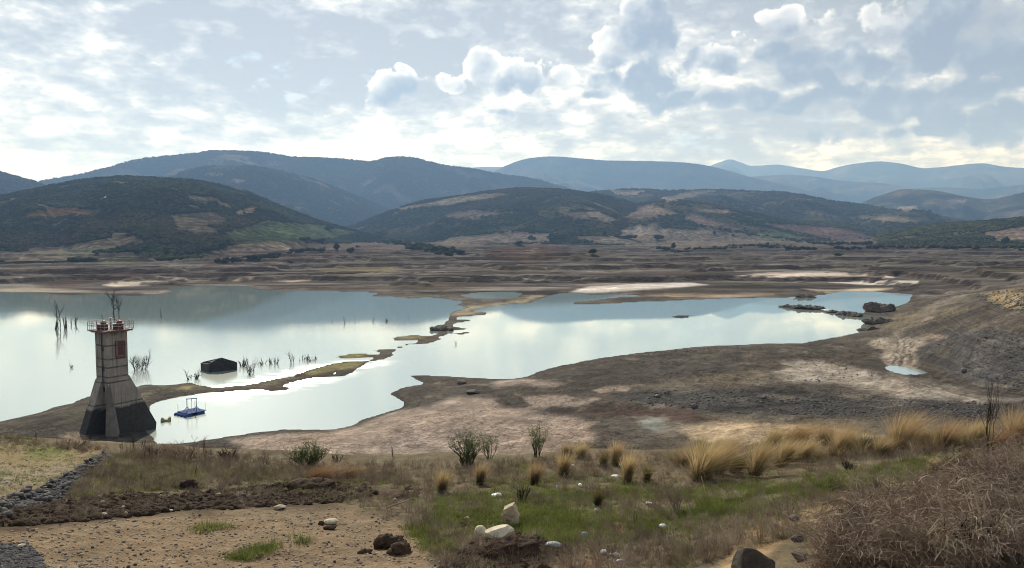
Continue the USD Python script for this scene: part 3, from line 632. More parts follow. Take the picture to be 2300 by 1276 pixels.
# ------------------------------------------------------------------ water
def water_material(name, body, rip=1.0):
    g = Graph()
    p = g.pos()
    s1 = g.noise(g.scaled(p, (0.35, 0.9, 1)), 1.0, 4.0, 0.6)
    s2 = g.noise(g.scaled(p, (1.6, 3.2, 1)), 1.0, 3.0, 0.6)
    calm = g.step(g.noise(g.scaled(p, (0.006, 0.022, 1)), 1.0, 3.0, 0.5), 0.40, 0.62)      # lanes of ruffled and still water
    sx = g('separate_xyz', 'x', vector=p)
    left = g.step(g.math('subtract', R(sx.split('.')[0] + '.x'), g.math('multiply_add', R(sx.split('.')[0] + '.y'), 0.36, -77.0)), -12.0, 12.0, 1.0, 0.22)
    h = g.math('add', s1, g.math('multiply', s2, 0.35))
    nrm = g('bump', 'normal', height=h, strength=g.math('multiply', g.math('multiply', g.math('multiply_add', calm, 0.035, 0.006), g.step(R(sx.split('.')[0] + '.y'), 130.0, 230.0, 3.2, 1.0)), g.math('multiply', left, rip)), distance=0.10)
    deep = g('principled_bsdf', 'BSDF', base_color=body, roughness=1.0, specular_ior_level=0.0)
    # broken, rippling shallows over the drowned road throw the light of the sun towards the eye
    a, b = at_z(470, 886, 0.0), at_z(850, 806, 0.0)
    e = (b - a) / np.linalg.norm(b - a)
    off = g.vec('subtract', p, tuple(a))
    along = g.vec('dot_product', off, tuple(e), out='value')
    across = g.math('absolute', g.math('add', g.vec('dot_product', off, (-e[1], e[0], 0), out='value'), g.math('multiply_add', g.noise(g.scaled(p, (0.05, 0.05, 1)), 1.0, 3.0, 0.5), 12.0, -4.5)))
    riffle = g.math('multiply', g.step(g.noise(g.scaled(p, (0.16, 0.30, 1)), 1.0, 4.0, 0.6), 0.40, 0.56), g.math('multiply', g.step(across, 0.5, 11.0, 1.0, 0.0), g.math('multiply', g.step(along, -6.0, 6.0), g.step(along, float(np.linalg.norm(b - a)) - 14.0, float(np.linalg.norm(b - a)) + 6.0, 1.0, 0.0))))
    gl = g('glossy_bsdf', 'BSDF', color=(0.95, 0.985, 0.94), roughness=g.math('multiply_add', riffle, 0.30, g.math('multiply_add', g.step(R(sx.split('.')[0] + '.y'), 110.0, 250.0, 0.13, 0.008), 1.0, g.math('multiply_add', left, 0.020, 0.010))), normal=nrm)
    fr = g.math('power', g('fresnel', 'fac', IOR=1.75), 0.50)
    return g.done(name, g('mix_closure', 'closure', fac=fr, closure1=deep, closure2=gl))


M_WATER = water_material('lake_water', (0.25, 0.31, 0.285))
wx, wy = np.linspace(-620, 760, 70), np.linspace(42, 700, 50)
gx2, gy2 = np.meshgrid(wx, wy)
i, j = np.meshgrid(np.arange(len(wy) - 1), np.arange(len(wx) - 1), indexing='ij')
m = len(wx)
qf = np.stack([i * m + j, i * m + j + 1, (i + 1) * m + j + 1, (i + 1) * m + j], -1).reshape(-1, 4)
solo('water', (np.stack([gx2.ravel(), gy2.ravel(), np.zeros(gx2.size)], 1), qf), M_WATER, label='pale green still water of the shrunken reservoir', category='water', kind='structure')

# ------------------------------------------------------------------ hills, each a ridge with its own crest line
def hill_material(name, scale, bump, dist):
    g = Graph()
    c = g('attribute', 'color', attribute='col')
    p = g.pos()
    n = g.lerp(g.noise(p, scale, 8.0, 0.68), 0.3, 0.7, 0.45, 1.6)
    vor = g('voronoi_texture', 'distance', vector=p, scale=scale * 7, feature='f1')
    n = g.math('multiply', n, g.lerp(vor, 0.1, 0.8, 1.25, 0.6))
    c = g.mix(1.0, c, g('combine_xyz', 'vector', x=n, y=n, z=n), 'multiply')
    nrm = g('bump', 'normal', height=g.math('subtract', g.noise(p, bump, 8.0, 0.7), g.math('multiply', vor, 0.4)), strength=1.0, distance=dist)
    return g.done(name, g('principled_bsdf', 'BSDF', base_color=c, roughness=1.0, specular_ior_level=0.0, normal=nrm))


M_HILL = hill_material('wooded_hill', 0.014, 0.03, 14.0)
M_MOUNT = hill_material('far_mountain', 0.004, 0.012, 30.0)
WOOD, WOOD_DRY = np.array((0.036, 0.042, 0.025)), np.array((0.062, 0.055, 0.034))
hill_surface = {}


def hill(key, name, crest, rc, rf, zf, amp, L, seed, mat, label, cat, du=3.0, rows=70, power=1.0, grow=3.0, base=WOOD, spur=1.0):
    crest = np.array(crest, float)
    d = px_dir(crest[:, 0], crest[:, 1])
    ca, ct = np.arctan2(d[:, 0], d[:, 1]), d[:, 2] / np.hypot(d[:, 0], d[:, 1])
    az = np.linspace(ca[0], ca[-1], int((crest[-1, 0] - crest[0, 0]) / du) + 2)
    rca = rc * (1 + 0.10 * (fbm(az * 9, az * 0, 1, 2, seed) - 0.5))
    zc = EYE[2] + PchipInterpolator(ca, ct)(az) * rca
    ends = smooth01(az, az[0], az[0] + 0.02) * smooth01(az, az[-1], az[-1] - 0.02)
    t = np.concatenate([np.linspace(0, 0.8, int(rows * 0.7)), np.linspace(0.8, 1.04, int(rows * 0.3))[1:], np.array([1.1, 1.2, 1.35, 1.6])])
    T, A = np.meshgrid(t, az, indexing='ij')
    rad = rf + (rca[None] - rf) * T
    x, y = np.sin(A) * rad, np.cos(A) * rad
    S = np.where(T < 1, np.sin(np.clip(T, 0, 1) * np.pi / 2) ** power, np.clip(1 - ((T - 1) * 1.5) ** 2, -0.2, 1))
    z = zf + (zc[None] - zf) * S
    z = z + zf * 0
    w = np.sin(np.clip(T, 0, 1) * np.pi) ** 0.8 * (T < 1)
    # spurs and gullies that run down the slope, and broad knolls
    across, along = A * rc, rad
    gul = np.abs(fbm(across + (fbm(x, y, L * 1.5, 2, seed + 3) - 0.5) * L * 1.6, along * 0.35, L, 4, seed + 1) - 0.5) * 2
    z = z - amp * spur * w * (1 - gul) ** 2 + amp * 0.7 * w * (fbm(x, y, L * 1.3, 4, seed + 2) - 0.5) * 2
    z = z + grow * (fbm(x, y, grow * 4.0, 3, seed + 4) - 0.5) * 2 * smooth01(T, 0.0, 0.1) * (T <= 1.05)
    z = z * ends[None] + (1 - ends[None]) * np.minimum(z, zf - 5)
    z = np.where(T <= 0, zf - 14, z)
    p = np.stack([x, y, z], -1).reshape(-1, 3)
    n, m = T.shape
    i, j = np.meshgrid(np.arange(n - 1), np.arange(m - 1), indexing='ij')
    f = np.stack([i * m + j, (i + 1) * m + j, (i + 1) * m + j + 1, i * m + j + 1], -1).reshape(-1, 4)[:, ::-1]
    u, v = to_px(p)
    xs_, ys_ = p[:, 0], p[:, 1]
    k = smooth01(fbm(xs_, ys_, L * 0.5, 5, seed + 5), 0.42, 0.62)
    c = np.tile(base, (len(p), 1)) * (1 - k[:, None] * 0.8) + WOOD_DRY * k[:, None] * 0.8
    c = paint(c, smooth01(fbm(xs_, ys_, L * 0.35, 5, seed + 6), 0.60, 0.70) * 0.45, (0.075, 0.062, 0.04))
    if rc < 5200:
        c = paint(c, smooth01(fbm(xs_, ys_, L * 0.9, 5, seed + 11), 0.52, 0.62) * 0.7, (0.068, 0.062, 0.036))
        c = paint(c, smooth01(fbm(xs_, ys_, L * 0.8, 5, seed + 12), 0.56, 0.66) * 0.6, (0.095, 0.070, 0.045))
    if rc > 4000:      # open slopes and darker woods on the mountains
        c = paint(c, smooth01(fbm(xs_ + z.ravel() * 2, ys_, L * 0.55, 5, seed + 21), 0.50, 0.60) * 0.8, (0.105, 0.092, 0.062))
        c = paint(c, smooth01(fbm(xs_, ys_ + z.ravel() * 3, L * 0.40, 5, seed + 22), 0.53, 0.62) * 0.8, (0.016, 0.022, 0.014))
    bare = np.zeros(len(p))
    if rc < 5200:      # small clearings and strips
        kk = smooth01(fbm(xs_, ys_ * 1.6, L * 0.32, 4, seed + 31), 0.60, 0.66)
        c = paint(c, kk * 0.7, (0.125, 0.108, 0.080))
        bare = np.maximum(bare, kk * 0.9)
    if rc < 5200:
        jit = (fbm(xs_, ys_, 60, 4, seed + 7) - 0.5) * 16
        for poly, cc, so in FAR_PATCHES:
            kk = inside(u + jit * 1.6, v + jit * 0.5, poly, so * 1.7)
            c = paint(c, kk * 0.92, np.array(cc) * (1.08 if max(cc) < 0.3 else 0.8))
            bare = np.maximum(bare, kk)
    o = solo(name, (p, f), mat, smooth=True, col=c, label=label, category=cat, kind='structure')
    hill_surface[key] = (t, az, p.reshape(n, m, 3), bare.reshape(n, m))
    return o


hill('far_a', 'mountain', [(1480, 420), (1560, 387), (1592, 373), (1615, 364), (1640, 357), (1664, 364), (1690, 372), (1740, 369), (1800, 377), (1850, 383), (1880, 375), (1920, 367), (1970, 362), (2020, 366), (2080, 377), (2130, 373), (2200, 366), (2260, 374), (2330, 377), (2500, 370), (2750, 380)],
     13000, 7500, 60, 620, 1200, 101, M_MOUNT, 'farthest blue mountain chain with a pointed peak under the dark clouds', 'mountain', grow=6, rows=60)
hill('far_b', 'mountain', [(1560, 440), (1640, 408), (1690, 396), (1760, 392), (1830, 396), (1880, 404), (1930, 408), (1990, 412), (2060, 422), (2120, 420), (2200, 424), (2300, 414), (2450, 405), (2700, 410)],
     9500, 5600, 50, 480, 850, 111, M_MOUNT, 'hazy blue ridge in front of the farthest mountain chain on the right', 'mountain', grow=6, rows=60)
hill('far_c', 'mountain', [(960, 420), (1040, 379), (1100, 374), (1135, 375), (1200, 400), (1260, 430)], 11000, 8000, 60, 150, 900, 121, M_MOUNT, 'small pale blue hill in the gap left of the flat topped mountain', 'mountain', rows=40)
hill('mid', 'mountain', [(990, 450), (1060, 412), (1110, 385), (1150, 366), (1190, 355), (1240, 351), (1300, 355), (1360, 360), (1420, 361), (1480, 362), (1540, 365), (1590, 372), (1640, 384), (1680, 396), (1740, 410), (1820, 430), (1900, 450)],
     7800, 4300, 45, 520, 760, 131, M_MOUNT, 'long flat topped blue mountain behind the middle hills', 'mountain', grow=5)
hill('left_far', 'mountain', [(20, 450), (60, 422), (92, 408), (150, 398), (200, 387), (260, 372), (300, 360), (380, 350), (440, 344), (480, 338), (520, 338), (570, 340), (610, 345), (660, 352), (720, 354), (780, 358), (830, 363), (870, 354), (920, 353), (960, 362), (1010, 373), (1060, 379), (1120, 390), (1200, 402), (1250, 415), (1320, 440), (1400, 470)],
     4600, 2500, 35, 380, 560, 141, M_HILL, 'big dark blue wooded mountain behind the left hill', 'mountain', grow=4, rows=90)
hill('left_spur', 'hill', [(240, 440), (330, 405), (400, 388), (470, 373), (540, 371), (620, 382), (700, 402), (770, 428), (830, 452), (880, 474), (950, 500)], 3500, 2200, 30, 190, 380, 151, M_HILL, 'dark wooded spur below the crest of the big left mountain', 'hill', rows=70)
hill('edge', 'hill', [(-500, 360), (-200, 372), (-60, 381), (0, 388), (30, 395), (80, 410), (130, 427), (220, 450)], 3300, 2000, 30, 70, 380, 161, M_HILL, 'wooded hill cut by the left edge of the view', 'hill')
hill('right_far', 'hill', [(1850, 500), (1920, 462), (1980, 438), (2030, 425), (2100, 428), (2160, 440), (2220, 447), (2300, 432), (2400, 420), (2700, 420)], 5000, 3300, 35, 160, 460, 171, M_HILL, 'pale hazy hill with small clearings on the right', 'hill', base=np.array((0.04, 0.044, 0.028)))
hill('right_mid', 'hill', [(1260, 450), (1340, 430), (1440, 424), (1500, 428), (1580, 425), (1660, 428), (1760, 432), (1840, 445), (1900, 455), (1980, 465), (2060, 476), (2130, 490), (2220, 508)], 3300, 2000, 26, 75, 330, 181, M_HILL, 'rolling hill of woods and fields right of the middle', 'hill', base=np.array((0.036, 0.040, 0.025)))
hill('right_low', 'hill', [(1360, 480), (1450, 456), (1510, 450), (1570, 455), (1640, 468), (1720, 484), (1800, 497), (1880, 500), (1960, 512), (2040, 525), (2120, 540)], 2250, 1500, 17, 24, 260, 191, M_HILL, 'low hill with brown fields and hedges in the middle distance', 'hill', base=np.array((0.040, 0.042, 0.026)), power=1.35)
hill('right_wood', 'hill', [(1940, 545), (1990, 522), (2060, 511), (2120, 502), (2200, 498), (2300, 490), (2400, 484), (2700, 480)], 1750, 1250, 12, 14, 200, 201, M_HILL, 'dark wooded ridge above the plain at the right edge', 'hill')
hill('centre', 'hill', [(740, 530), (800, 502), (850, 484), (900, 466), (960, 450), (1030, 440), (1100, 429), (1180, 422), (1250, 425), (1320, 433), (1380, 444), (1430, 456), (1490, 474), (1560, 497), (1640, 520)], 2300, 1280, 14, 50, 270, 211, M_HILL, 'middle hill of dark woods with tan fields on its shoulder', 'hill', rows=90, power=1.45)
hill('left', 'hill', [(-600, 480), (-300, 468), (-100, 452), (0, 440), (60, 428), (120, 415), (180, 404), (240, 398), (300, 396), (360, 400), (420, 403), (480, 412), (520, 420), (560, 432), (600, 450), (650, 470), (700, 490), (760, 508), (820, 524), (900, 542)], 1650, 720, 8, 48, 240, 221, M_HILL, 'near left hill covered in dark scrub oak woods', 'hill', rows=110, power=1.4)

# air
def haze_material():
    g = Graph()
    return g.done('haze', volume=g('principled_volume', 'volume', color=(0.30, 0.54, 1.0), absorption_color=(1.0, 1.0, 1.0), density=HAZE, anisotropy=0.3))
HAZE = 9.5e-5
top = max(float(v[2][..., 2].max()) for v in hill_surface.values())
hb = trimesh.creation.box(bounds=[[-15000, -3000, -8.0], [15000, 16000, top + 40]])
usdkit.mesh(stage, '/World/haze', hb, haze_material())
tag(stage.GetPrimAtPath('/World/haze'), 'thin blue air over the valley', 'haze', kind='stuff')

# ------------------------------------------------------------------ plain materials
def stony(name, c1, c2, scale=4.0, rough=0.85, bump=0.02, bscale=14.0, spec=0.3, obj=True, vary=0.0, c3=None):
    g = Graph()
    p = g('texture_coordinate', 'object') if obj else g.pos()
    n = g.noise(p, scale, 7.0, 0.62)
    ramp = [(0.32, c1), (0.66, c2)] if c3 is None else [(0.30, c1), (0.52, c2), (0.68, c3)]
    c = g('rgb_ramp', 'color', fac=n, ramp=ramp)
    if vary:
        rnd = g('object_info', 'random')
        c = g('hsv', 'color', color=c, value=g.lerp(rnd, 0, 1, 1 - vary, 1 + vary), hue=g.lerp(rnd, 0, 1, 0.485, 0.515))
    nrm = g('bump', 'normal', height=g.noise(p, bscale, 7.0, 0.65), strength=0.8, distance=bump)
    return g.done(name, g('principled_bsdf', 'BSDF', base_color=c, roughness=rough, specular_ior_level=spec, normal=nrm))


def leafy(name, c1, c2, trans=0.35, scale=3.0, vary=0.25, along=None):
    """Thin stems and blades; light also comes through them. along: (colour at the foot, height in metres over which it fades)."""
    g = Graph()
    rnd = g('object_info', 'random')
    n = g.noise(g.pos(), scale, 3.0, 0.6)
    c = g('rgb_ramp', 'color', fac=n, ramp=[(0.3, c1), (0.7, c2)])
    c = g('hsv', 'color', color=c, value=g.lerp(rnd, 0, 1, 1 - vary, 1 + vary), hue=g.lerp(rnd, 0, 1, 0.485, 0.515))
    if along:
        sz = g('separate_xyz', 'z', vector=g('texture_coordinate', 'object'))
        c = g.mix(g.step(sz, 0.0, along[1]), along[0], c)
    a = g('principled_bsdf', 'BSDF', base_color=c, roughness=0.8, specular_ior_level=0.0 if name.startswith('far') else 0.12)
    b = g('translucent_bsdf', 'BSDF', color=c)
    return g.done(name, g('mix_closure', 'closure', fac=trans, closure1=a, closure2=b))


def paintwork(name, c1, c2, scale=6.0, rough=0.5, metal=0.0):
    g = Graph()
    n = g.noise(g('texture_coordinate', 'object'), scale, 6.0, 0.65)
    c = g('rgb_ramp', 'color', fac=n, ramp=[(0.45, c1), (0.62, c2)])
    return g.done(name, g('principled_bsdf', 'BSDF', base_color=c, roughness=rough, metallic=metal))


def tower_concrete():
    g = Graph()
    p = g('texture_coordinate', 'object')
    z = g('separate_xyz', 'z', vector=p)
    n = g.noise(p, 0.8, 7.0, 0.62)
    c = g('rgb_ramp', 'color', fac=n, ramp=[(0.3, (0.20, 0.182, 0.162)), (0.7, (0.335, 0.306, 0.272))])
    drip = g.noise(g.scaled(p, (3.2, 3.2, 0.16)), 1.0, 5.0, 0.6)
    c = g.mix(g.step(drip, 0.50, 0.68, 0.0, 0.7), c, (0.07, 0.064, 0.058))
    for zc in (4.35, 7.25, 7.95, 9.2, 10.3, 12.05):      # lift joints, dirty along the seam
        gap = g.math('absolute', g.math('subtract', z, zc))
        c = g.mix(g.math('multiply', g.step(gap, 0.03, 0.16, 1.0, 0.0), g.step(g.noise(p, 1.6, 4.0, 0.6), 0.35, 0.6, 0.35, 0.9)), c, (0.05, 0.046, 0.042))
    line = g.math('add', z, g.math('multiply_add', g.noise(p, 0.55, 5.0, 0.6), 1.6, -0.8))
    c = g.mix(g.step(line, 3.7, 4.15, 0.97, 0.0), c, g('rgb_ramp', 'color', fac=g.noise(p, 2.5, 6.0, 0.6), ramp=[(0.3, (0.022, 0.022, 0.024)), (0.7, (0.045, 0.043, 0.042))]))   # black water stain
    nrm = g('bump', 'normal', height=g.noise(p, 6.0, 7.0, 0.65), strength=0.6, distance=0.03)
    return g.done('stained_concrete', g('principled_bsdf', 'BSDF', base_color=c, roughness=0.9, specular_ior_level=0.2, normal=nrm))


M_CONC = tower_concrete()
M_FOOT = stony('paler_concrete', (0.10, 0.092, 0.082), (0.19, 0.172, 0.15), 1.2, bump=0.02)
M_RED = paintwork('red_paint', (0.13, 0.024, 0.026), (0.08, 0.034, 0.03), 5.0)
M_DRED = paintwork('dark_red_paint', (0.075, 0.016, 0.02), (0.05, 0.022, 0.02), 5.0)
M_RAIL = paintwork('pale_rail_paint', (0.36, 0.30, 0.285), (0.22, 0.13, 0.11), 3.0)
M_BLACK = paintwork('dark_opening', (0.02, 0.02, 0.022), (0.03, 0.03, 0.03))
M_BLUE = paintwork('blue_pontoon', (0.012, 0.045, 0.19), (0.02, 0.065, 0.22), 3.0, 0.9)
M_BLUE2 = paintwork('blue_steel', (0.07, 0.19, 0.36), (0.10, 0.22, 0.36), 3.0)
M_STEEL = paintwork('grey_steel', (0.35, 0.36, 0.38), (0.22, 0.22, 0.22), 6.0)
M_ORANGE = paintwork('orange_rod', (0.5, 0.16, 0.08), (0.6, 0.5, 0.45), 2.0)
M_RUIN = stony('blackened_masonry', (0.014, 0.014, 0.018), (0.045, 0.043, 0.045), 1.5, bump=0.05, bscale=4.0)
M_DEAD = stony('dead_wood', (0.035, 0.032, 0.032), (0.085, 0.078, 0.072), 2.0, bump=0.01)
M_FLOAT = stony('weathered_float', (0.12, 0.12, 0.06), (0.34, 0.32, 0.18), 3.0)
M_BEIGE = stony('beige_stone', (0.20, 0.155, 0.11), (0.44, 0.36, 0.26), 3.0, bump=0.03, bscale=9.0, c3=(0.52, 0.45, 0.34))
M_WHITE_ST = stony('pale_limestone', (0.40, 0.36, 0.27), (0.66, 0.60, 0.48), 4.0, bump=0.02, bscale=12.0)
M_DARK_ST = stony('dark_stone', (0.05, 0.045, 0.042), (0.15, 0.13, 0.115), 4.0, bump=0.03, bscale=12.0)
M_GREY_ST = stony('grey_stone', (0.06, 0.058, 0.058), (0.16, 0.152, 0.145), 5.0, bump=0.02, vary=0.35)
M_BLUE_ST = stony('slate_stone', (0.028, 0.030, 0.036), (0.085, 0.088, 0.098), 5.0, bump=0.02, vary=0.4)
M_PEBBLE = stony('tan_pebble', (0.14, 0.112, 0.080), (0.33, 0.27, 0.195), 5.0, bump=0.01, vary=0.45)
M_CLOD = stony('dark_soil_clod', (0.028, 0.019, 0.013), (0.085, 0.058, 0.040), 6.0, bump=0.03, bscale=18.0, vary=0.25, spec=0.1)
M_ROCK = stony('wet_dark_rock', (0.045, 0.038, 0.034), (0.13, 0.105, 0.09), 0.5, bump=0.3, bscale=1.2, obj=False)
M_MUDROCK = stony('mud_islet', (0.05, 0.044, 0.038), (0.12, 0.105, 0.088), 0.6, bump=0.2, bscale=1.5, obj=False)
M_PLASTIC = stony('white_plastic', (0.70, 0.71, 0.72), (0.85, 0.85, 0.84), 9.0, rough=0.4, bump=0.004)
M_GREYPL = stony('grey_plastic', (0.14, 0.16, 0.19), (0.32, 0.34, 0.37), 6.0, rough=0.4, bump=0.01)
M_BARK = stony('tree_bark', (0.05, 0.04, 0.03), (0.11, 0.09, 0.07), 3.0)
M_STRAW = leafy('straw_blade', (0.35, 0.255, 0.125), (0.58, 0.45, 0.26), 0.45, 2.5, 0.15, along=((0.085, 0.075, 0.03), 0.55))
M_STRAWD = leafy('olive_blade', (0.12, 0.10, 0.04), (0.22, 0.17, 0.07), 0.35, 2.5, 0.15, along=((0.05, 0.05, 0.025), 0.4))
M_GRASS = leafy('green_blade', (0.098, 0.125, 0.030), (0.19, 0.215, 0.062), 0.40, 1.2, 0.30)
M_DRY = leafy('grey_dry_stem', (0.27, 0.225, 0.175), (0.50, 0.43, 0.345), 0.34, 1.0, 0.30)
M_REDDRY = leafy('reddish_dry_stem', (0.165, 0.115, 0.088), (0.32, 0.24, 0.18), 0.25, 1.0, 0.30)
M_BRAMBLE = leafy('bramble_cane', (0.20, 0.152, 0.118), (0.46, 0.37, 0.29), 0.25, 1.0, 0.30)
M_CANE = leafy('pale_cane', (0.34, 0.27, 0.21), (0.50, 0.42, 0.34), 0.10, 2.0, 0.10)
M_BROOM = leafy('broom_green', (0.055, 0.080, 0.028), (0.115, 0.145, 0.058), 0.32, 1.5, 0.2)
M_STALK = leafy('dark_stalk', (0.022, 0.018, 0.015), (0.055, 0.045, 0.035), 0.10, 1.5, 0.2)
M_LEAFO = leafy('far_leaf_olive', (0.050, 0.056, 0.026), (0.095, 0.098, 0.048), 0.08, 0.08, 0.3)
M_LEAF = leafy('far_leaf', (0.026, 0.034, 0.017), (0.058, 0.068, 0.034), 0.08, 0.08, 0.35)
M_LEAFD = leafy('far_leaf_brown', (0.050, 0.044, 0.026), (0.095, 0.078, 0.044), 0.08, 0.08, 0.35)

# ------------------------------------------------------------------ shape builders
def box(sx, sy, sz, at=(0, 0, 0), rz=0.0):
    m = trimesh.creation.box([sx, sy, sz])
    if rz:
        m.apply_transform(trimesh.transformations.rotation_matrix(rz, [0, 0, 1]))
    m.apply_translation(at)
    return m


def rod(a, b, r, n=8):
    return trimesh.creation.cylinder(radius=r, segment=[a, b], sections=n)


def join(*ms):
    flat = []
    for m in ms:
        flat += list(m) if isinstance(m, (list, tuple)) else [m]
    return trimesh.util.concatenate(flat)


def prism(poly, y0, y1):
    """An outline in x, z carried from y0 to y1."""
    m = trimesh.creation.extrude_polygon(shapely.Polygon(poly), y1 - y0, engine='earcut')
    v = m.vertices.copy()
    m.vertices = np.stack([v[:, 0], y1 - v[:, 2], v[:, 1]], 1)
    m.fix_normals()
    return m


def tube(points, radii, sides=4):
    p = np.asarray(points, float)
    t = np.gradient(p, axis=0)
    t /= np.linalg.norm(t, axis=1, keepdims=True) + 1e-12
    a = np.cross(t, np.where(np.abs(t[:, 2:]) < 0.9, [0, 0, 1.0], [1.0, 0, 0]))
    a /= np.linalg.norm(a, axis=1, keepdims=True) + 1e-12
    b, ang = np.cross(t, a), np.arange(sides) * 2 * np.pi / sides
    v = p[:, None] + np.asarray(radii, float)[:, None, None] * (np.cos(ang)[None, :, None] * a[:, None] + np.sin(ang)[None, :, None] * b[:, None])
    i, j = np.meshgrid(np.arange(len(p) - 1), np.arange(sides), indexing='ij')
    q = np.stack([i * sides + j, i * sides + (j + 1) % sides, (i + 1) * sides + (j + 1) % sides, (i + 1) * sides + j], -1).reshape(-1, 4)
    return v.reshape(-1, 3), np.vstack([q[:, [0, 1, 2]], q[:, [0, 2, 3]]])


class Soup:
    def __init__(self):
        self.v, self.f, self.n = [], [], 0

    def add(self, v, f):
        self.v.append(v)
        self.f.append(np.asarray(f) + self.n)
        self.n += len(v)

    def get(self):
        return np.vstack(self.v), np.vstack(self.f)


def blades(rng, n, h, foot, lean, width, droop=0.4, segs=3, wind=(0.0, 0.0), soup=None):
    """Grass: n narrow ribbons that rise from a round foot and bend outwards."""
    s = soup or Soup()
    a = rng.uniform(0, 2 * np.pi, n)
    rad = foot * np.sqrt(rng.random(n))
    hh = h * rng.uniform(0.55, 1.0, n) ** 0.8
    ln = np.abs(rng.normal(0, lean, n)) + 0.02
    face = rng.uniform(0, 2 * np.pi, n)
    base = np.stack([np.cos(a) * rad, np.sin(a) * rad, np.zeros(n)], 1)
    out = np.stack([np.cos(a), np.sin(a), np.zeros(n)], 1) * ln[:, None] + np.array([wind[0], wind[1], 0.0]) * rng.uniform(0.4, 1.3, n)[:, None]
    side = np.stack([np.cos(face), np.sin(face), np.zeros(n)], 1)
    rows = []
    for k in range(segs + 1):
        t = k / segs
        c = base + hh[:, None] * (out * (0.5 * t + (0.5 + droop) * t * t) + np.array([0, 0, 1.0]) * (t - 0.35 * droop * t * t))
        w = width * (1 - t) ** 0.7 * 0.5
        rows += [c - side * w, c + side * w] if k < segs else [c]
    v = np.stack(rows, 1)
    f = []
    for k in range(segs - 1):
        f += [[2 * k, 2 * k + 1, 2 * k + 3], [2 * k, 2 * k + 3, 2 * k + 2]]
    f += [[2 * segs - 2, 2 * segs - 1, 2 * segs]]
    m = v.shape[1]
    fa = (np.array(f)[None] + (np.arange(n) * m)[:, None, None]).reshape(-1, 3)
    s.add(v.reshape(-1, 3), fa)
    return s


def grow(rng, soup, p, d, length, r, depth, sides=4, wig=0.22, kids=(3, 5), up=0.15, spread=0.7, tips=None, shrink=0.62):
    """A branch with its side branches."""
    n = 5 if depth else 4
    pts = [np.array(p, float)]
    d = np.array(d, float)
    for k in range(n):
        d = d + rng.normal(0, wig, 3) + np.array([0, 0, up * 0.5])
        d /= np.linalg.norm(d)
        pts.append(pts[-1] + d * length / n)
    rr = np.linspace(r, r * (0.45 if depth else 0.2), n + 1)
    soup.add(*tube(pts, rr, sides))
    if tips is not None and depth == 0:
        tips.append(pts[-1])
        tips.append(pts[-2])
    if depth:
        for _ in range(rng.integers(*kids)):
            t = rng.uniform(0.3, 1.0)
            i = min(int(t * n), n - 1)
            at = pts[i] + (pts[i + 1] - pts[i]) * (t * n - i)
            e = (pts[i + 1] - pts[i]) / np.linalg.norm(pts[i + 1] - pts[i]) + rng.normal(0, spread, 3)
            e[2] += up
            grow(rng, soup, at, e / np.linalg.norm(e), length * shrink * rng.uniform(0.7, 1.1), rr[i] * 0.6, depth - 1, 3, wig, kids, up, spread, tips, shrink)


def stone(seed, sx, sy, sz, sub=2, rough=0.28, facets=True):
    m = trimesh.creation.icosphere(subdivisions=sub)
    v = m.vertices.copy()
    n = meshkit.fbm(v * 1.1 + seed * 3.7, 3, seed) - 0.5
    v = v * (1 + rough * 2 * n)[:, None]
    if facets:      # flattened by a few planes
        rng = np.random.default_rng(seed)
        for _ in range(7):
            a = rng.normal(size=3)
            a /= np.linalg.norm(a)
            k = v @ a - rng.uniform(0.55, 0.9)
            v = v - np.maximum(k, 0)[:, None] * a * 0.85
    v = v * np.array([sx, sy, sz])
    v[:, 2] -= v[:, 2].min() * 0.75
    return trimesh.Trimesh(v, m.faces, process=False)


def heap(seed, w, d, h, clods=60):
    """A heap of turned soil: a low mound under loose clods."""
    rng = np.random.default_rng(seed)
    parts_ = []
    m = stone(seed, w * 0.46, d * 0.46, h * 0.62, 3, 0.5, False)
    mv = m.vertices
    m.vertices = mv + (meshkit.fbm(mv / (h * 0.35) + seed, 4, seed)[:, None] - 0.5) * h * 0.5
    parts_.append(m)
    for _ in range(clods):
        a, r = rng.uniform(0, 6.28), math.sqrt(rng.random())
        s = h * rng.uniform(0.05, 0.26) ** 1.1
        c = stone(int(rng.integers(1, 9999)), s, s * rng.uniform(.7, 1), s * .8, 1, 0.4)
        c.apply_translation([math.cos(a) * r * w * .52, math.sin(a) * r * d * .52, max(0, h * 0.85 * (1 - r ** 1.5)) - s * 0.3])
        parts_.append(c)
    return join(parts_)


def face_cam(p):
    """Turn about z that makes a thing's -y side face the camera."""
    return math.atan2(-p[0], p[1])


rng = np.random.default_rng(11)

# ------------------------------------------------------------------ intake tower
tp = at_z(257, 976, 0.15)
tower = thing('intake_tower', (tp[0], tp[1], 0.1), face_cam(tp), label='tall concrete intake tower with flared feet, red winches and white railing, stained black below', category='tower')
ROT = trimesh.transformations.rotation_matrix(math.radians(29), [0, 0, 1])
def turned(m):
    m = m.copy()
    m.apply_transform(ROT)
    return m
S = 2.72
cuts = [-0.6, 4.35, 7.25, 7.95, 9.2, 10.3, 12.05, 13.75]
for k in range(len(cuts) - 1):
    z0, z1 = cuts[k], cuts[k + 1]
    body = box(S, S, z1 - z0 - 0.07, (0, 0, (z0 + z1) / 2 - 0.035))
    neck = box(S - 0.07, S - 0.07, 0.08, (0, 0, z1 - 0.035))
    part('shaft_section', turned(join(body, neck)), M_CONC, tower)
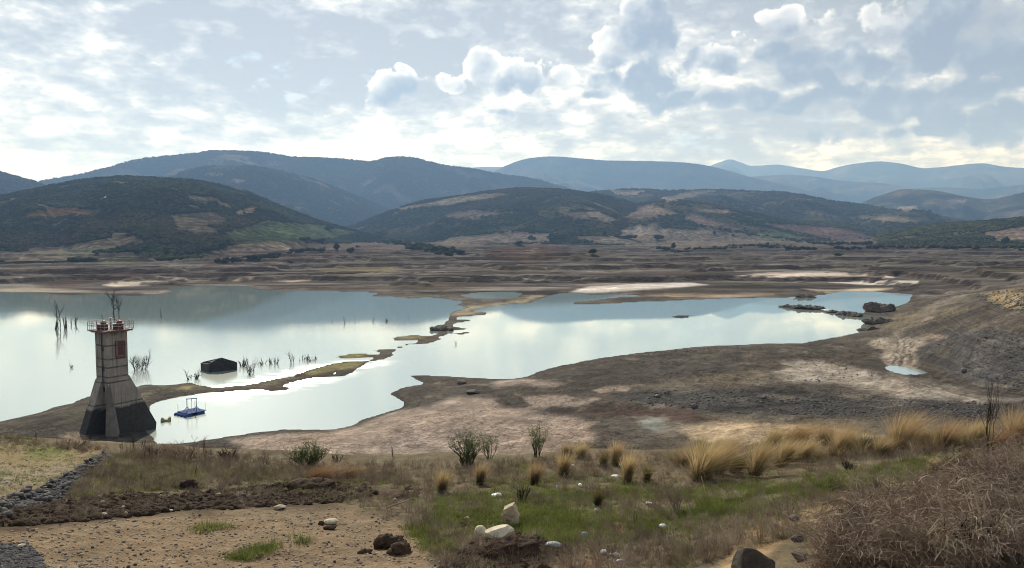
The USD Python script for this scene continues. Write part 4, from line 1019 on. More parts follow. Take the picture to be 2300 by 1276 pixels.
# feet: a wide wall to the right, one to the left, a pilaster at the near corner
part('buttress', turned(prism([(S / 2 - 0.05, -0.6), (5.0, -0.6), (5.15, 0.75), (1.62, 7.75), (S / 2 - 0.05, 8.0)], -1.22, 1.05)), M_CONC, tower)
part('buttress', turned(prism([(-S / 2 + 0.05, -0.6), (-4.0, -0.6), (-4.05, 0.4), (-1.62, 7.5), (-S / 2 + 0.05, 7.8)][::-1], -0.35, 1.2)), M_CONC, tower)
part('buttress', turned(prism([(S / 2 - 0.05, -0.6), (4.4, -0.6), (2.1, 6.6), (S / 2 - 0.05, 6.9)], -0.8, 0.8).apply_transform(trimesh.transformations.rotation_matrix(math.pi / 2, [0, 0, 1]))), M_CONC, tower)
near_corner = turned(box(.01, .01, .01, (-S / 2, -S / 2, 0))).bounds.mean(0)
wedge = trimesh.convex.convex_hull(np.array([(-0.22, -0.02, 7.0), (0.12, -0.02, 7.0), (-0.25, 0.5, 7.1), (0.22, 0.5, 7.1), (-0.60, -1.35, 0.1), (0.85, -1.35, 0.1), (-0.60, -1.35, -0.6), (0.85, -1.35, -0.6), (-0.7, 0.6, -0.6), (1.2, 0.6, -0.6), (-0.4, 0.6, 3.8), (0.6, 0.6, 3.8)], float))
wedge.apply_translation([near_corner[0] + 0.12, near_corner[1] + 0.12, 0])
part('corner_pilaster', wedge, M_FOOT, tower, label='paler sloping pilaster at the near corner')
# deck and railing
D = 3.55
part('deck', turned(join(box(D, D, 0.16, (0, 0, 13.93)))), M_CONC, tower)
edge = [box(D + 0.06, 0.05, 0.2, (0, s * (D / 2 + 0.02), 13.9)) for s in (-1, 1)] + [box(0.05, D + 0.15, 0.2, (s * (D / 2 + 0.055), 0, 13.9)) for s in (-1, 1)]
part('deck_edge', turned(join(edge)), M_RED, tower)
for k, (s, ax) in enumerate(((-1, 0), (1, 0), (-1, 1), (1, 1))):
    rails = []
    h = D / 2 + 0.02
    for z in (14.5, 14.85, 15.2):
        a, b = [(-h, s * h, z), (h, s * h, z)] if ax == 0 else [(s * h, -h, z), (s * h, h, z)]
        rails.append(rod(a, b, 0.021, 6))
    for q in np.linspace(-h, h, 5)[(0 if ax == 0 else 1):(5 if ax == 0 else 4)]:
        a = (q, s * h) if ax == 0 else (s * h, q)
        rails.append(rod((*a, 13.95), (*a, 15.22), 0.032, 6))
    part('railing', turned(join(rails)), M_RAIL, tower)
# outrigger brackets whose rails stand out past the deck on both sides
for s in (-1, 1):
    x0, x1 = s * 1.75, s * 2.62
    fr = [rod((x0, 0.2, z), (x1, 0.2, z), 0.03, 6) for z in (14.05, 14.6, 15.2)] + [rod((x1, 0.2, 14.0), (x1, 0.2, 15.23), 0.034, 6), rod((x0 + s * 0.42, 0.2, 14.0), (x0 + s * 0.42, 0.2, 15.2), 0.028, 6),
          rod((x1, 0.2, 14.02), (s * 1.6, 0.2, 13.45), 0.04, 6)] + [rod((x1, 0.2, z), (x1, -0.7, z), 0.03, 6) for z in (14.05, 14.6, 15.2)] + [rod((x1, -0.7, 14.0), (x1, -0.7, 15.23), 0.034, 6)]
    part('side_bracket', join(fr), M_RAIL, tower)
for x in (-0.95, 0.85):
    w = part('winch', join(box(1.25, 0.8, 0.18, (x, -0.45, 14.12)), box(0.16, 0.7, 0.62, (x - 0.55, -0.45, 14.5)), box(0.16, 0.7, 0.62, (x + 0.55, -0.45, 14.5)),
                     trimesh.creation.icosphere(subdivisions=2, radius=0.36).apply_translation([x + 0.15, -0.25, 14.86])), M_RED, tower)
    part('winch_drum', rod((x - 0.48, -0.5, 14.52), (x + 0.48, -0.5, 14.52), 0.30, 16), M_DRED, w)
    part('gearbox', box(0.42, 0.5, 0.5, (x - 0.2, 0.15, 14.47)), M_DRED, w)
part('winch_post', join(rod((0, -0.2, 14.0), (0, -0.2, 15.5), 0.07, 8), box(0.3, 0.3, 0.12, (0, -0.2, 15.55))), M_RAIL, tower)
# hatch in a red frame on the wide face
yf = -S / 2
hatch = part('hatch', turned(box(0.78, 0.05, 1.75, (0.42, yf - 0.02, 11.55))), M_DRED, tower)
part('frame', turned(join(box(0.09, 0.1, 2.1, (-0.22, yf - 0.04, 11.5)), box(0.09, 0.1, 2.1, (0.98, yf - 0.04, 11.5)), box(1.11, 0.1, 0.09, (0.38, yf - 0.04, 12.5)), box(1.11, 0.1, 0.09, (0.38, yf - 0.04, 10.5)))), M_RED, hatch)
for z in np.linspace(10.9, 12.2, 6):
    part('bar', turned(box(0.74, 0.035, 0.035, (0.42, yf - 0.065, z))), M_RED, hatch)
for z in np.linspace(10.65, 12.4, 8):
    part('rung', turned(box(0.22, 0.06, 0.05, (-0.07, yf - 0.05, z))), M_RAIL, hatch)
# openings and pipe on the narrow face
part('drain_pipe', turned(rod((-S / 2 - 0.09, -0.30, 1.2), (-S / 2 - 0.09, -0.30, 13.7), 0.055, 8)), M_BLACK, tower)
for z in (11.6, 9.0, 6.3):
    part('opening', turned(join(box(0.06, 0.36, 0.55, (-S / 2 - 0.02, -0.42, z)), box(0.14, 0.30, 0.10, (-S / 2 - 0.06, -0.42, z + 0.3)))), M_BLACK, tower)
part('floor_joint', turned(box(0.05, 0.14, 3.2, (-S / 2 - 0.012, 0.05, 2.8))), M_BLACK, tower)
# cables that hang in loops below the deck
for x, w, d in ((-0.5, 0.5, 0.5), (-0.15, 0.36, 0.42), (0.75, 0.30, 0.36)):
    t = np.linspace(0, 1, 14)
    pts = np.stack([x + (t - 0.5) * w, np.full(14, yf - 0.12) + 0 * t, 13.85 - d * np.sin(t * np.pi) ** 0.7], 1)
    v, f = tube(pts, np.full(14, 0.022), 5)
    part('cable_loop', turned(trimesh.Trimesh(v, f, process=False)), M_BLACK, tower)

# ------------------------------------------------------------------ blue raft with gantry
rp = at_z(431, 929, 0.0)
raft = thing('work_raft', (rp[0], rp[1], 0.0), face_cam(rp) + math.radians(33), label='blue work raft with a square lifting frame floating right of the tower', category='raft')
pont = []
for s in (-1, 1):
    for y in (-1.15, -0.38, 0.38, 1.15):
        pont.append(trimesh.creation.capsule(height=0.78, radius=0.30, count=[10, 10]).apply_transform(trimesh.transformations.rotation_matrix(math.pi / 2, [0, 1, 0])).apply_translation([s * 1.02 - 0.39, y, 0.08]))
for k, m in enumerate(pont):
    part('float', m, M_BLUE, raft, smooth=True)
part('deck', join([box(2.9, 0.34, 0.07, (0, y, 0.40)) for y in np.linspace(-1.25, 1.25, 8)] + [box(0.1, 2.8, 0.08, (x, 0, 0.335)) for x in (-1.2, 0, 1.2)]), M_BLUE, raft)
T = lambda m: m.apply_transform(trimesh.transformations.rotation_matrix(-math.radians(33), [0, 0, 1]))
for x in (-0.64, 0.64):
    part('post', T(box(0.11, 0.11, 1.75, (x, 0, 1.31))), M_BLUE2, raft)
    part('brace', T(join(rod((x, 0, 1.05), (x - 0.5, 0, 0.44), 0.045), rod((x, 0, 1.05), (x + 0.5, 0, 0.44), 0.045), rod((x, 0, 1.05), (x, 0.6, 0.44), 0.045))), M_BLUE2, raft)
part('beam', T(box(1.5, 0.13, 0.13, (0, 0, 2.25))), M_BLUE2, raft)
part('hoist_rod', T(join(rod((0, 0, 2.35), (0, 0, 0.5), 0.03), box(0.12, 0.12, 0.18, (0, 0, 2.05)))), M_ORANGE, raft)
for s, t in ((-1, -1), (1, -1), (-1, 1), (1, 1)):
    part('corner_mast', rod((s * 1.38, t * 1.3, 0.4), (s * 1.38, t * 1.3, 1.55), 0.022, 6), M_STEEL, raft)

# ------------------------------------------------------------------ small float beside it
bp = at_z(372.5, 946, 0.0)
flo = thing('mooring_float', (bp[0], bp[1], 0.0), face_cam(bp), label='small olive float with two raised ends between tower and blue raft', category='float')
hull = prism([(-0.62, -0.1), (0.62, -0.1), (0.68, 0.12), (0.68, 0.42), (0.40, 0.46), (0.25, 0.26), (-0.1, 0.24), (-0.28, 0.40), (-0.60, 0.44), (-0.68, 0.2)], -0.38, 0.38)
part('hull', hull, M_FLOAT, flo)
part('end_block', box(0.30, 0.62, 0.10, (0.53, 0, 0.49)), M_FLOAT, flo)
part('end_block', box(0.30, 0.62, 0.10, (-0.45, 0, 0.475)), M_FLOAT, flo)

# ------------------------------------------------------------------ drowned ruin
A, B, C = (at_z(u, v, 0.0) for u, v in ((451, 831.5), (469, 836.5), (533, 830)))
Dp = A + (C - B)
ctr = (A + B + C + Dp) / 4
ruin = thing('ruined_house', (ctr[0], ctr[1], 0), 0, label='black roofless ruined house half drowned in the lake', category='ruin')
def wall(P, Q, tops, name='wall', holes=()):
    L = float(np.linalg.norm((Q - P)[:2]))
    out = [(0, -0.6)] + [(L, -0.6)] + [(t * L, h) for t, h in tops[::-1]]
    poly = shapely.Polygon(out)
    for t0, t1, z0, z1 in holes:
        poly = poly.difference(shapely.box(t0 * L, z0, t1 * L, z1))
    m = trimesh.creation.extrude_polygon(poly, 0.42, engine='earcut')
    v = m.vertices.copy()
    d = (Q - P)[:2] / L
    n = np.array([-d[1], d[0]])
    m.vertices = np.stack([P[0] - ctr[0] + d[0] * v[:, 0] + n[0] * v[:, 2], P[1] - ctr[1] + d[1] * v[:, 0] + n[1] * v[:, 2], v[:, 1]], 1)
    m.fix_normals()
    return part(name, m, M_RUIN, ruin)
wall(A, B, [(0, 1.45), (0.5, 1.52), (1, 1.6)])
wall(B, C, [(0, 1.6), (0.12, 1.9), (0.3, 2.45), (0.36, 2.55), (0.40, 2.30), (0.46, 2.62), (0.52, 2.5), (0.75, 2.0), (0.88, 1.75), (0.93, 1.6), (1, 1.42)], holes=((0.75, 0.80, 0.18, 0.42),))
wall(C, Dp, [(0, 1.42), (0.4, 1.3), (1, 1.5)])
wall(Dp, A, [(0, 1.5), (0.15, 1.75), (0.5, 1.6), (1, 1.45)])
part('rafter', join(rod((B - ctr) * 0.55 + [0, 0, 1.9], (C - ctr) * 0.4 + [0, 0, 2.0], 0.12), rod((A - ctr) * 0.9 + [0, 0, 1.5], (Dp - ctr) * 0.3 + [0, 0, 2.2], 0.12)), M_RUIN, ruin)

# ------------------------------------------------------------------ dead trees and snags in the water
def snag(name, u, v, hp, wp, stems, depth, seed, label, cat='dead tree', group=None, lean=(0, 0), r0=None, kids=(3, 5), z0=0.0, mat=None, up=0.25, spread=0.55):
    p = at_z(u, v, z0)
    dist = math.hypot(p[0], p[1])
    k = dist / FPX
    h, w = hp * k, wp * k
    rg = np.random.default_rng(seed)
    s = Soup()
    for q in range(stems):
        a = rg.uniform(0, 6.28)
        off = np.array([math.cos(a), math.sin(a), 0]) * w * 0.12 * (stems > 1)
        d = np.array([lean[0] + math.cos(a) * w / h * 0.55, lean[1] + math.sin(a) * w / h * 0.55, 1.0])
        grow(rg, s, off + [0, 0, -0.4], d / np.linalg.norm(d), h * rg.uniform(0.6, 0.95) * (0.62 if depth else 1), r0 or h * 0.035, depth, 5, 0.24, kids, up, spread * 1.3, None, 0.6)
    vtx, f = s.get()
    rad_ = np.quantile(np.hypot(vtx[:, 0], vtx[:, 1]), 0.97)
    kx = np.clip(w * 0.52 / max(rad_, 0.05), 0.6, 3.0)
    vtx = vtx * np.array([kx, kx, h / max(vtx[:, 2].max(), 0.1)])
    x = thing(name, (p[0], p[1], z0), 0, label=label, category=cat, group=group)
    part('branches' if stems > 1 else 'trunk', (vtx, f), mat or M_DEAD, x)
    return x


snag('dead_tree', 134, 738, 60, 26, 2, 2, 1, 'tall bare dead tree with one leaning fork standing in the lake left of the tower', lean=(0.0, 0), r0=0.20, kids=(4, 6), spread=0.9)
snag('dead_tree', 124, 739, 22, 20, 1, 1, 2, 'short leaning dead trunk left of the tall dead tree in the lake', lean=(0.9, 0), r0=0.28)
snag('dead_tree', 148, 737, 30, 11, 3, 1, 3, 'thick short dead stump with broken upright limbs in the lake', r0=0.26)
snag('dead_tree', 165, 729, 20, 20, 4, 1, 4, 'low fan of dead stems farther back in the left part of the lake', r0=0.12)
snag('dead_tree', 258, 722, 74, 42, 1, 3, 5, 'large bare dead tree rising behind the tower top, left of its pair', r0=0.30, kids=(4, 6), lean=(-0.15, 0))
snag('dead_tree', 270, 720, 68, 28, 1, 3, 6, 'bare dead tree rising behind the tower top, right of its pair', r0=0.24, kids=(3, 6), lean=(0.1, 0))
snag('dead_tree', 232, 721, 14, 8, 1, 1, 7, 'small dead snag in the water just left of the tower railing', r0=0.12)
snag('dead_tree', 364, 713, 18, 10, 1, 1, 8, 'single dark snag at the edge of the dark reflection right of the tower', r0=0.16)
snag('dead_bush', 316, 831, 44, 50, 14, 2, 9, 'drowned black bush right beside the tower shaft', 'dead bush', r0=0.07)
snag('dead_bush', 433, 851, 28, 40, 8, 1, 10, 'low sprawling drowned bush left of the ruined house', 'dead bush', r0=0.09)
snag('dead_bush', 546, 822, 25, 26, 9, 1, 12, 'drowned bush at the right corner of the ruined house', 'dead bush', r0=0.08)
snag('dead_bush', 564, 842, 46, 34, 9, 2, 13, 'tallest drowned bush right of the ruined house, nearest the mud streak', 'dead bush', r0=0.07)
snag('dead_bush', 587, 818, 18, 26, 9, 1, 14, 'low drowned bush behind the tallest one right of the ruin', 'dead bush', r0=0.07)
snag('dead_bush', 615, 817, 20, 28, 10, 1, 15, 'drowned clump with two upright sticks midway to the green causeway', 'dead bush', r0=0.07)
snag('dead_bush', 656, 816, 36, 24, 6, 1, 16, 'drowned bush with tall thin upright rods next to the green causeway', 'dead bush', r0=0.07)
snag('dead_bush', 694, 809, 15, 44, 16, 1, 17, 'low wide drowned bush at the end of the row by the green causeway', 'dead bush', r0=0.07)
for k, (u, v, h, w, st, lab) in enumerate([(775, 726, 20, 5, 2, 'upright dark stump alone in the middle of the far water'), (838, 723, 14, 8, 3, 'small snag with two prongs right of the upright stump'), (866, 722, 10, 20, 6, 'low spread of drowned twigs left of the stony causeway'),
                                          (748, 722, 8, 8, 2, 'tiny snag left of the upright stump in the far water'), (917, 715, 11, 4, 1, 'lone stick standing left of the pale causeway'), (800, 722, 9, 4, 1, 'thin stick right next to the upright stump'),
                                          (163, 826, 16, 10, 3, 'bent twigs poking out of the lake left of the tower shaft'), (180, 824, 8, 12, 3, 'low twigs in the lake nearest the tower shaft'), (132, 826, 6, 16, 3, 'row of tiny twigs farthest left of the tower shaft'),
                                          (1023, 774, 12, 6, 2, 'two thin sticks in the water below the dark mound')]):
    snag('snag', u, v, h, w, st, 0 if st == 1 else 1, 40 + k, lab, 'snag', r0=0.08)

# ------------------------------------------------------------------ rock islets and mounds in the water
def islet(name, u, v, wp, hp, dp, seed, mat, label, cat, rough=0.3):
    p = at_z(u, v, 0.0)
    k = math.hypot(p[0], p[1]) / FPX
    m = stone(seed, wp * k / 2, dp * k / 2, hp * k * 0.6, 5, rough, True)
    v_ = m.vertices.copy()
    v_ *= (1 + (meshkit.fbm(v_ * 1.7 / (hp * k) + seed, 5, seed)[:, None] - 0.5) * np.array([0.7, 0.7, 1.3]))
    v_[:, 2] -= v_[:, 2].max() - hp * k
    m.vertices = v_
    x = thing(name, (p[0], p[1], 0.0), face_cam(p), label=label, category=cat)
    part('rock', m, mat, x, smooth=50)
islet('rock_islet', 1974, 701, 56, 21, 40, 61, M_ROCK, 'large dark boulder at the right end of the lake', 'rock')
islet('rock_islet', 1812, 694, 66, 9, 40, 62, M_MUDROCK, 'long low dark islet, largest of the row in the right water', 'islet')
islet('rock_islet', 1768, 690, 28, 7, 20, 63, M_MUDROCK, 'small peaked rock at the left end of the dark islet row', 'rock')
islet('rock_islet', 1865, 702, 24, 6, 18, 64, M_MUDROCK, 'smallest low rock alone in the middle of the islet row', 'rock')
islet('rock_islet', 1894, 708, 30, 10, 20, 65, M_ROCK, 'rounded brown rock beside the low rock near the large boulder', 'rock')
islet('rock_islet', 1925, 711, 34, 8, 20, 66, M_ROCK, 'flat brown rock just left of the large boulder', 'rock')
islet('rock_islet', 1808, 668, 52, 9, 30, 67, M_MUDROCK, 'dark hump on the far bank behind the islet row', 'mound')
islet('rock_islet', 995, 741, 52, 12, 40, 68, M_MUDROCK, 'dark mound in the lake at the middle of the causeway', 'mound')
islet('rock_islet', 1975, 728, 60, 16, 40, 69, M_ROCK, 'broken dark rock ledge on the shore below the large boulder', 'rock')
islet('rock_islet', 1958, 743, 46, 10, 30, 70, M_ROCK, 'low rock shelf where the right shore turns back', 'rock')
islet('rock_islet', 1530, 712, 34, 3.5, 22, 71, M_MUDROCK, 'thin dark bar alone in the dark water of the right basin', 'bar')
islet('rock_islet', 615, 779 + 80, 16, 3, 10, 72, M_MUDROCK, 'little stone at the near side of the brown mud streak', 'rock')

# puddle on the track
ang = np.linspace(0, 2 * np.pi, 48, endpoint=False)
out = np.stack([np.cos(ang) * PUDDLE_R[0], np.sin(ang) * PUDDLE_R[1]], 1) * 1.12
pud = trimesh.creation.triangulate_polygon(shapely.Polygon(out), engine='earcut')
PUDDLE = (np.column_stack([pud[0] + PUDDLE_AT[:2], np.full(len(pud[0]), 2.60)]), pud[1])
solo('puddle', PUDDLE, M_WATER, label='pale puddle on the rutted track at the right', category='puddle')

# ------------------------------------------------------------------ woods on the hills
def lumpy(seed, n=3, squash=0.8):
    rg = np.random.default_rng(seed)
    ms = []
    for _ in range(n):
        m = trimesh.creation.icosphere(subdivisions=1)
        v = m.vertices * (1 + (meshkit.fbm(m.vertices * 2.3 + rg.uniform(0, 50), 2, seed)[:, None] - 0.5) * 1.1)
        v = v * rg.uniform(0.45, 0.75) * np.array([1, 1, squash]) + rg.normal(0, 0.33, 3) * np.array([1, 1, 0.5]) + [0, 0, 0.45]
        ms.append(trimesh.Trimesh(v, m.faces, process=False))
    return join(ms)


CROWNS = [(lumpy(301), M_LEAF, False), (lumpy(302), M_LEAF, False), (lumpy(303, 4, 1.0), M_LEAF, False), (lumpy(304), M_LEAFD, False), (lumpy(305), M_LEAFO, False)]


def wood(key, count, size, label, thresh=0.42, L=90.0, seed=0, tmax=1.02, brown=0.15, bare_max=0.35):
    t, az, P, bare = hill_surface[key]
    rg = np.random.default_rng(seed + 500)
    a, b, c = P[:-1, :-1], P[1:, :-1], P[:-1, 1:]
    area = np.linalg.norm(np.cross(b - a, c - a), axis=-1)
    area[t[:-1] > tmax] = 0
    u, v = to_px(a)
    area[(u < -60) | (u > 2360) | (a[..., 2] < -2)] = 0
    n = count * 5
    idx = rg.choice(area.size, n, p=(area / area.sum()).ravel())
    i, j = np.unravel_index(idx, area.shape)
    s, q = rg.random(n)[:, None], rg.random(n)[:, None]
    p = (P[i, j] * (1 - s) + P[i + 1, j] * s) * (1 - q) + (P[i, j + 1] * (1 - s) + P[i + 1, j + 1] * s) * q
    d = fbm(p[:, 0], p[:, 1], L, 4, seed + 1)
    ok = (bare[i, j] < bare_max) & (d + rg.normal(0, 0.03, n) > thresh)
    p = p[ok][:count]
    n = len(p)
    sz = size * rg.uniform(0.55, 1.25, n) * (0.75 + 0.5 * fbm(p[:, 0], p[:, 1], L * .6, 3, seed + 2))
    pick = np.where(rg.random(n) < brown * 0.5, 3, rg.integers(0, 3, n))
    zone = fbm(p[:, 0], p[:, 1], L * 1.6, 4, seed + 3) + rg.normal(0, 0.04, n)
    pick = np.where(zone > 0.545, 4, np.where(zone < 0.435, 3, pick))
    p[:, 2] -= sz * 0.15
    return scatter('forest', CROWNS, p, rg.uniform(0, 6.28, n), np.stack([sz, sz, sz * rg.uniform(0.7, 1.05, n)], 1), pick, label=label, category='forest')


wood('left', 52000, 2.6, 'dark scrub oak wood covering the near left hill', 0.38, 110, 1, brown=0.25)
wood('centre', 30000, 3.7, 'dark woods on the middle hill around the tan fields', 0.42, 160, 2, brown=0.12)
wood('right_wood', 9000, 3.6, 'dark wood along the ridge at the right edge of the plain', 0.30, 120, 3, brown=0.08)
wood('right_low', 9000, 4.0, 'woods and hedges between the brown fields of the low middle hill', 0.45, 130, 4, brown=0.15)
wood('right_mid', 11000, 5.2, 'scattered woods on the rolling hill right of the middle', 0.44, 220, 5, brown=0.2)
wood('left_spur', 13000, 5.6, 'blue green woods on the spur below the big left mountain', 0.36, 250, 6, brown=0.2)
wood('left_far', 26000, 7.0, 'hazy woods all over the big left mountain', 0.36, 350, 7, brown=0.2)
wood('edge', 3500, 7.5, 'hazy wood on the hill cut by the left edge', 0.36, 250, 8, brown=0.15)

# where a far place seen at (u, v) lies: the nearest surface point that projects there
from scipy.spatial import cKDTree
plain_prim = UsdGeom.Mesh(stage.GetPrimAtPath('/World/plain'))
_pts = np.vstack([np.array(plain_prim.GetPointsAttr().Get())] + [hill_surface[k][2][hill_surface[k][0] <= 1.0].reshape(-1, 3) for k in ('left', 'centre', 'right_low', 'right_wood', 'right_mid', 'left_far', 'left_spur')])
_pu, _pv = to_px(_pts)
_ok = (_pu > -50) & (_pu < 2350) & (_pts[:, 1] > 50)
_pts, _tree = _pts[_ok], cKDTree(np.stack([_pu[_ok], _pv[_ok] * 1.6], 1))


def far_at(u, v):
    near = _tree.query_ball_point([u, v * 1.6], 5.0)
    if not near:
        near = [_tree.query([u, v * 1.6])[1]]
    q = _pts[near]
    r = np.hypot(q[:, 0], q[:, 1])
    return q[r <= r.min() * 1.08][0]


def crown_mesh(seed, w, h, n=26, low=0.25):
    rg = np.random.default_rng(seed)
    ms = []
    for _ in range(n):
        d = rg.normal(size=3)
        d /= np.linalg.norm(d)
        d *= rg.random() ** 0.45
        m = trimesh.creation.icosphere(subdivisions=1)
        k = rg.uniform(0.16, 0.30)
        v = m.vertices * (1 + (meshkit.fbm(m.vertices * 2.7 + rg.uniform(0, 90), 2, seed)[:, None] - 0.5) * 1.3)
        v = v * np.array([w * k, w * k, h * k * 0.8]) + np.array([d[0] * w * 0.40, d[1] * w * 0.40, h * (low + (1 - low) * (0.5 + 0.40 * d[2]))])
        ms.append(trimesh.Trimesh(v, m.faces, process=False))
    return join(ms)


FAR_TREES = [(757, 566, 16, 13, 'upright dark tree at the end of the field bank below the left hill'), (790, 571, 14, 16, 'round tree on the slope just right of the upright field tree'), (718, 545, 11, 34, 'wide dark clump at the edge of the brown field under the left hill'), (688, 544, 10, 22, 'smaller dark clump left of the wide clump under the left hill'),
             (1482, 541, 15, 21, 'spreading tree standing alone in the tan field'), (1441, 546, 11, 22, 'low dark thicket in the tan field left of the lone spreading tree'), (1516, 558, 14, 9, 'small round tree at the right end of the short hedge'), (1492, 557, 9, 34, 'short dark hedge below the lone spreading tree'), (1250, 541, 16, 40, 'largest dark thicket on the tan field in the middle'),
             (1197, 544, 14, 17, 'round tree left of the largest thicket in the middle field'), (1171, 547, 8, 20, 'low bush at the left end of the middle field row'), (1334, 572, 12, 20, 'dark bush on the scarp below the tan fields'), (1361, 532, 11, 8, 'thin small tree at the foot of the middle wood'), (1410, 537, 10, 46, 'row of dark shrubs at the foot of the middle wood'),
             (1605, 530, 9, 8, 'lonely small tree high on the right tan field'), (1646, 533, 5, 6, 'tiny bush at the upper edge of the right tan field'), (1728, 556, 10, 30, 'dark shrub clump at the left of the plain hedge'), (1800, 560, 9, 60, 'long dark shrub row on the plain right of the fields'), (1906, 562, 8, 50, 'second long shrub row farther right on the plain'),
             (2262, 552, 17, 12, 'upright tree beside the field at the right edge'), (2288, 553, 11, 36, 'dark hedge at the right edge under the wood'), (1886, 577, 7, 16, 'dark bush alone on the bare plain at the right'), (1970, 552, 9, 26, 'pale shrub clump at the foot of the right wood'), (2150, 553, 8, 50, 'shrub row at the foot of the right wood'),
             (985, 566, 12, 34, 'green thicket at the mouth of the valley'), (945, 556, 12, 30, 'green thicket in the valley left of its neighbour'), (905, 546, 11, 30, 'yellowish thicket farther up the valley'), (650, 593, 5, 12, 'little bush on the bank above the far shore'), (860, 530, 12, 26, 'rusty autumn trees at the entrance of the valley'), (740, 520, 10, 20, 'dark tree clump at the crest of the young plantation')]
for k, (u, v, hp, wp, lab) in enumerate(FAR_TREES):
    p = far_at(u, v)
    d = math.hypot(p[0], p[1]) / FPX
    h, w = hp * d, wp * d
    name = 'far_tree' if wp < 24 else 'thicket'
    x = thing(name, p - [0, 0, 0.3], face_cam(p), label=lab, category='tree' if name == 'far_tree' else 'thicket')
    m = crown_mesh(700 + k, w if name == 'far_tree' else h * 1.8, h, 26, 0.22 if name == 'far_tree' else 0.0)
    if name == 'thicket':
        ms = []
        for q in range(max(2, int(w / (h * 1.1)))):
            c = crown_mesh(900 + 31 * k + q, h * 1.7, h * (0.6 + 0.4 * ((q * 37 + k) % 10) / 10), 12, 0.0)
            c.apply_translation([(q + 0.5) / max(2, int(w / (h * 1.1))) * w - w / 2, ((q * 53) % 7 - 3) * 0.3, 0])
            ms.append(c)
        m = join(ms)
    part('crown', m, M_LEAFD if 'rusty' in lab or 'yellow' in lab or 'pale' in lab else M_LEAF, x)
    part('trunk', trimesh.creation.cone(radius=0.05 * h + 0.1, height=h * 0.75, sections=7), M_BARK, x)
# hedges and bank scrub that read as lines
def scrub_line(pts, n, size, label, seed, spread=3.0):
    rg = np.random.default_rng(seed)
    pts = np.array(pts, float)
    seg = np.r_[0, np.cumsum(np.hypot(*np.diff(pts, axis=0).T))]
    s = np.sort(rg.uniform(0, seg[-1], n))
    u, v = np.interp(s, seg, pts[:, 0]), np.interp(s, seg, pts[:, 1])
    p = np.array([far_at(a + rg.normal(0, spread), b + rg.normal(0, spread * 0.25)) for a, b in zip(u, v)])
    p[:, :2] += rg.normal(0, 3, (n, 2))
    sz = size * rg.uniform(0.5, 1.3, n)
    scatter('scrub', CROWNS, p, rg.uniform(0, 6.28, n), np.stack([sz * 1.2, sz * 1.2, sz], 1), np.where(rg.random(n) < .25, 3, rg.integers(0, 3, n)), label=label, category='scrub')
scrub_line([(500, 590), (560, 585), (640, 572), (730, 560)], 130, 2.2, 'dark scrub along the bank below the left brown field', 1)
scrub_line([(230, 570), (300, 565), (400, 575), (480, 560), (520, 545)], 150, 3.0, 'dark thicket in the dip at the foot of the left hill', 2, 7)
scrub_line([(1510, 566), (1600, 558), (1700, 552), (1790, 556)], 120, 2.2, 'hedge line along the lower edge of the right tan field', 3)
scrub_line([(1540, 500), (1640, 520), (1760, 538), (1880, 548), (1960, 546)], 150, 3.2, 'hedge between the brown fields right of the middle', 4)
scrub_line([(1960, 556), (2060, 558), (2160, 556), (2290, 560)], 130, 2.6, 'scrub along the foot of the right wood', 5)
scrub_line([(830, 535), (900, 548), (980, 562), (1010, 570)], 140, 4.0, 'green valley wood running out onto the lake bed', 6, 10)
# two masts on the crest behind the near left hill
for u, v, lab in ((243, 398, 'left of two thin lattice masts on the hill crest'), (351, 399, 'right of two thin lattice masts on the hill crest')):
    p = at_r(u, v, 1700)
    x = thing('lattice_mast', (p[0], p[1], p[2] - 4), 0, label=lab, category='mast')
    part('mast', join(rod((-.6, 0, 0), (0, 0, 20), .14, 4), rod((.6, 0, 0), (0, 0, 20), .14, 4), rod((0, .6, 0), (0, 0, 20), .14, 4)), M_STEEL, x)
    part('crossarm', box(5, .25, .25, (0, 0, 15.5)), M_STEEL, x)

# ------------------------------------------------------------------ near slope: sampling inside outlines
def sample(poly, n, seed, z0=20.5, rmax='ridge'):
    rg = np.random.default_rng(seed)
    P = shapely.Polygon(poly).buffer(0)
    x0, y0, x1, y1 = P.bounds
    got = []
    while sum(len(q) for q in got) < n:
        q = np.stack([rg.uniform(x0, x1, n), rg.uniform(y0, y1, n)], 1)
        got.append(q[shapely.contains_xy(P, q[:, 0], q[:, 1])])
    q = np.vstack(got)[:n]
    return ground_px(q[:, 0], q[:, 1], z0, 10, rmax), q


def strew(name, protos, polys, count, lo, hi, label, cat, seed, z0=20.5, rmax='ridge', sink=0.2, flat=1.0, power=2.0, thin=None, tilt=0.0, parent='/World'):
    ps = []
    areas = np.array([shapely.Polygon(q).area for q in polys])
    for k, poly in enumerate(polys):
        p, q = sample(poly, max(3, int(count * areas[k] / areas.sum())), seed * 13 + k, z0, rmax)
        ps.append(p)
    p = np.vstack(ps)
    rg = np.random.default_rng(seed)
    if thin:
        p = p[fbm(p[:, 0], p[:, 1], thin[0], 4, seed) + rg.normal(0, 0.05, len(p)) > thin[1]]
    n = len(p)
    s = lo + (hi - lo) * rg.random(n) ** power
    p = p.copy()
    p[:, 2] -= s * sink
    sc = np.stack([s, s * rg.uniform(0.75, 1.2, n), s * flat * rg.uniform(0.7, 1.15, n)], 1)
    return scatter(name, protos, p, rg.uniform(0, 6.28, n), sc, rg.integers(0, len(protos), n), tilt=rg.normal(0, tilt, n) if tilt else None, parent=parent, label=label, category=cat)


def near_at(u, v):
    return ground_px(np.array([float(u)]), np.array([float(v)]), 20.5, 14, 'ridge')[0]


def span(p):
    return math.hypot(p[0], p[1]) / FPX


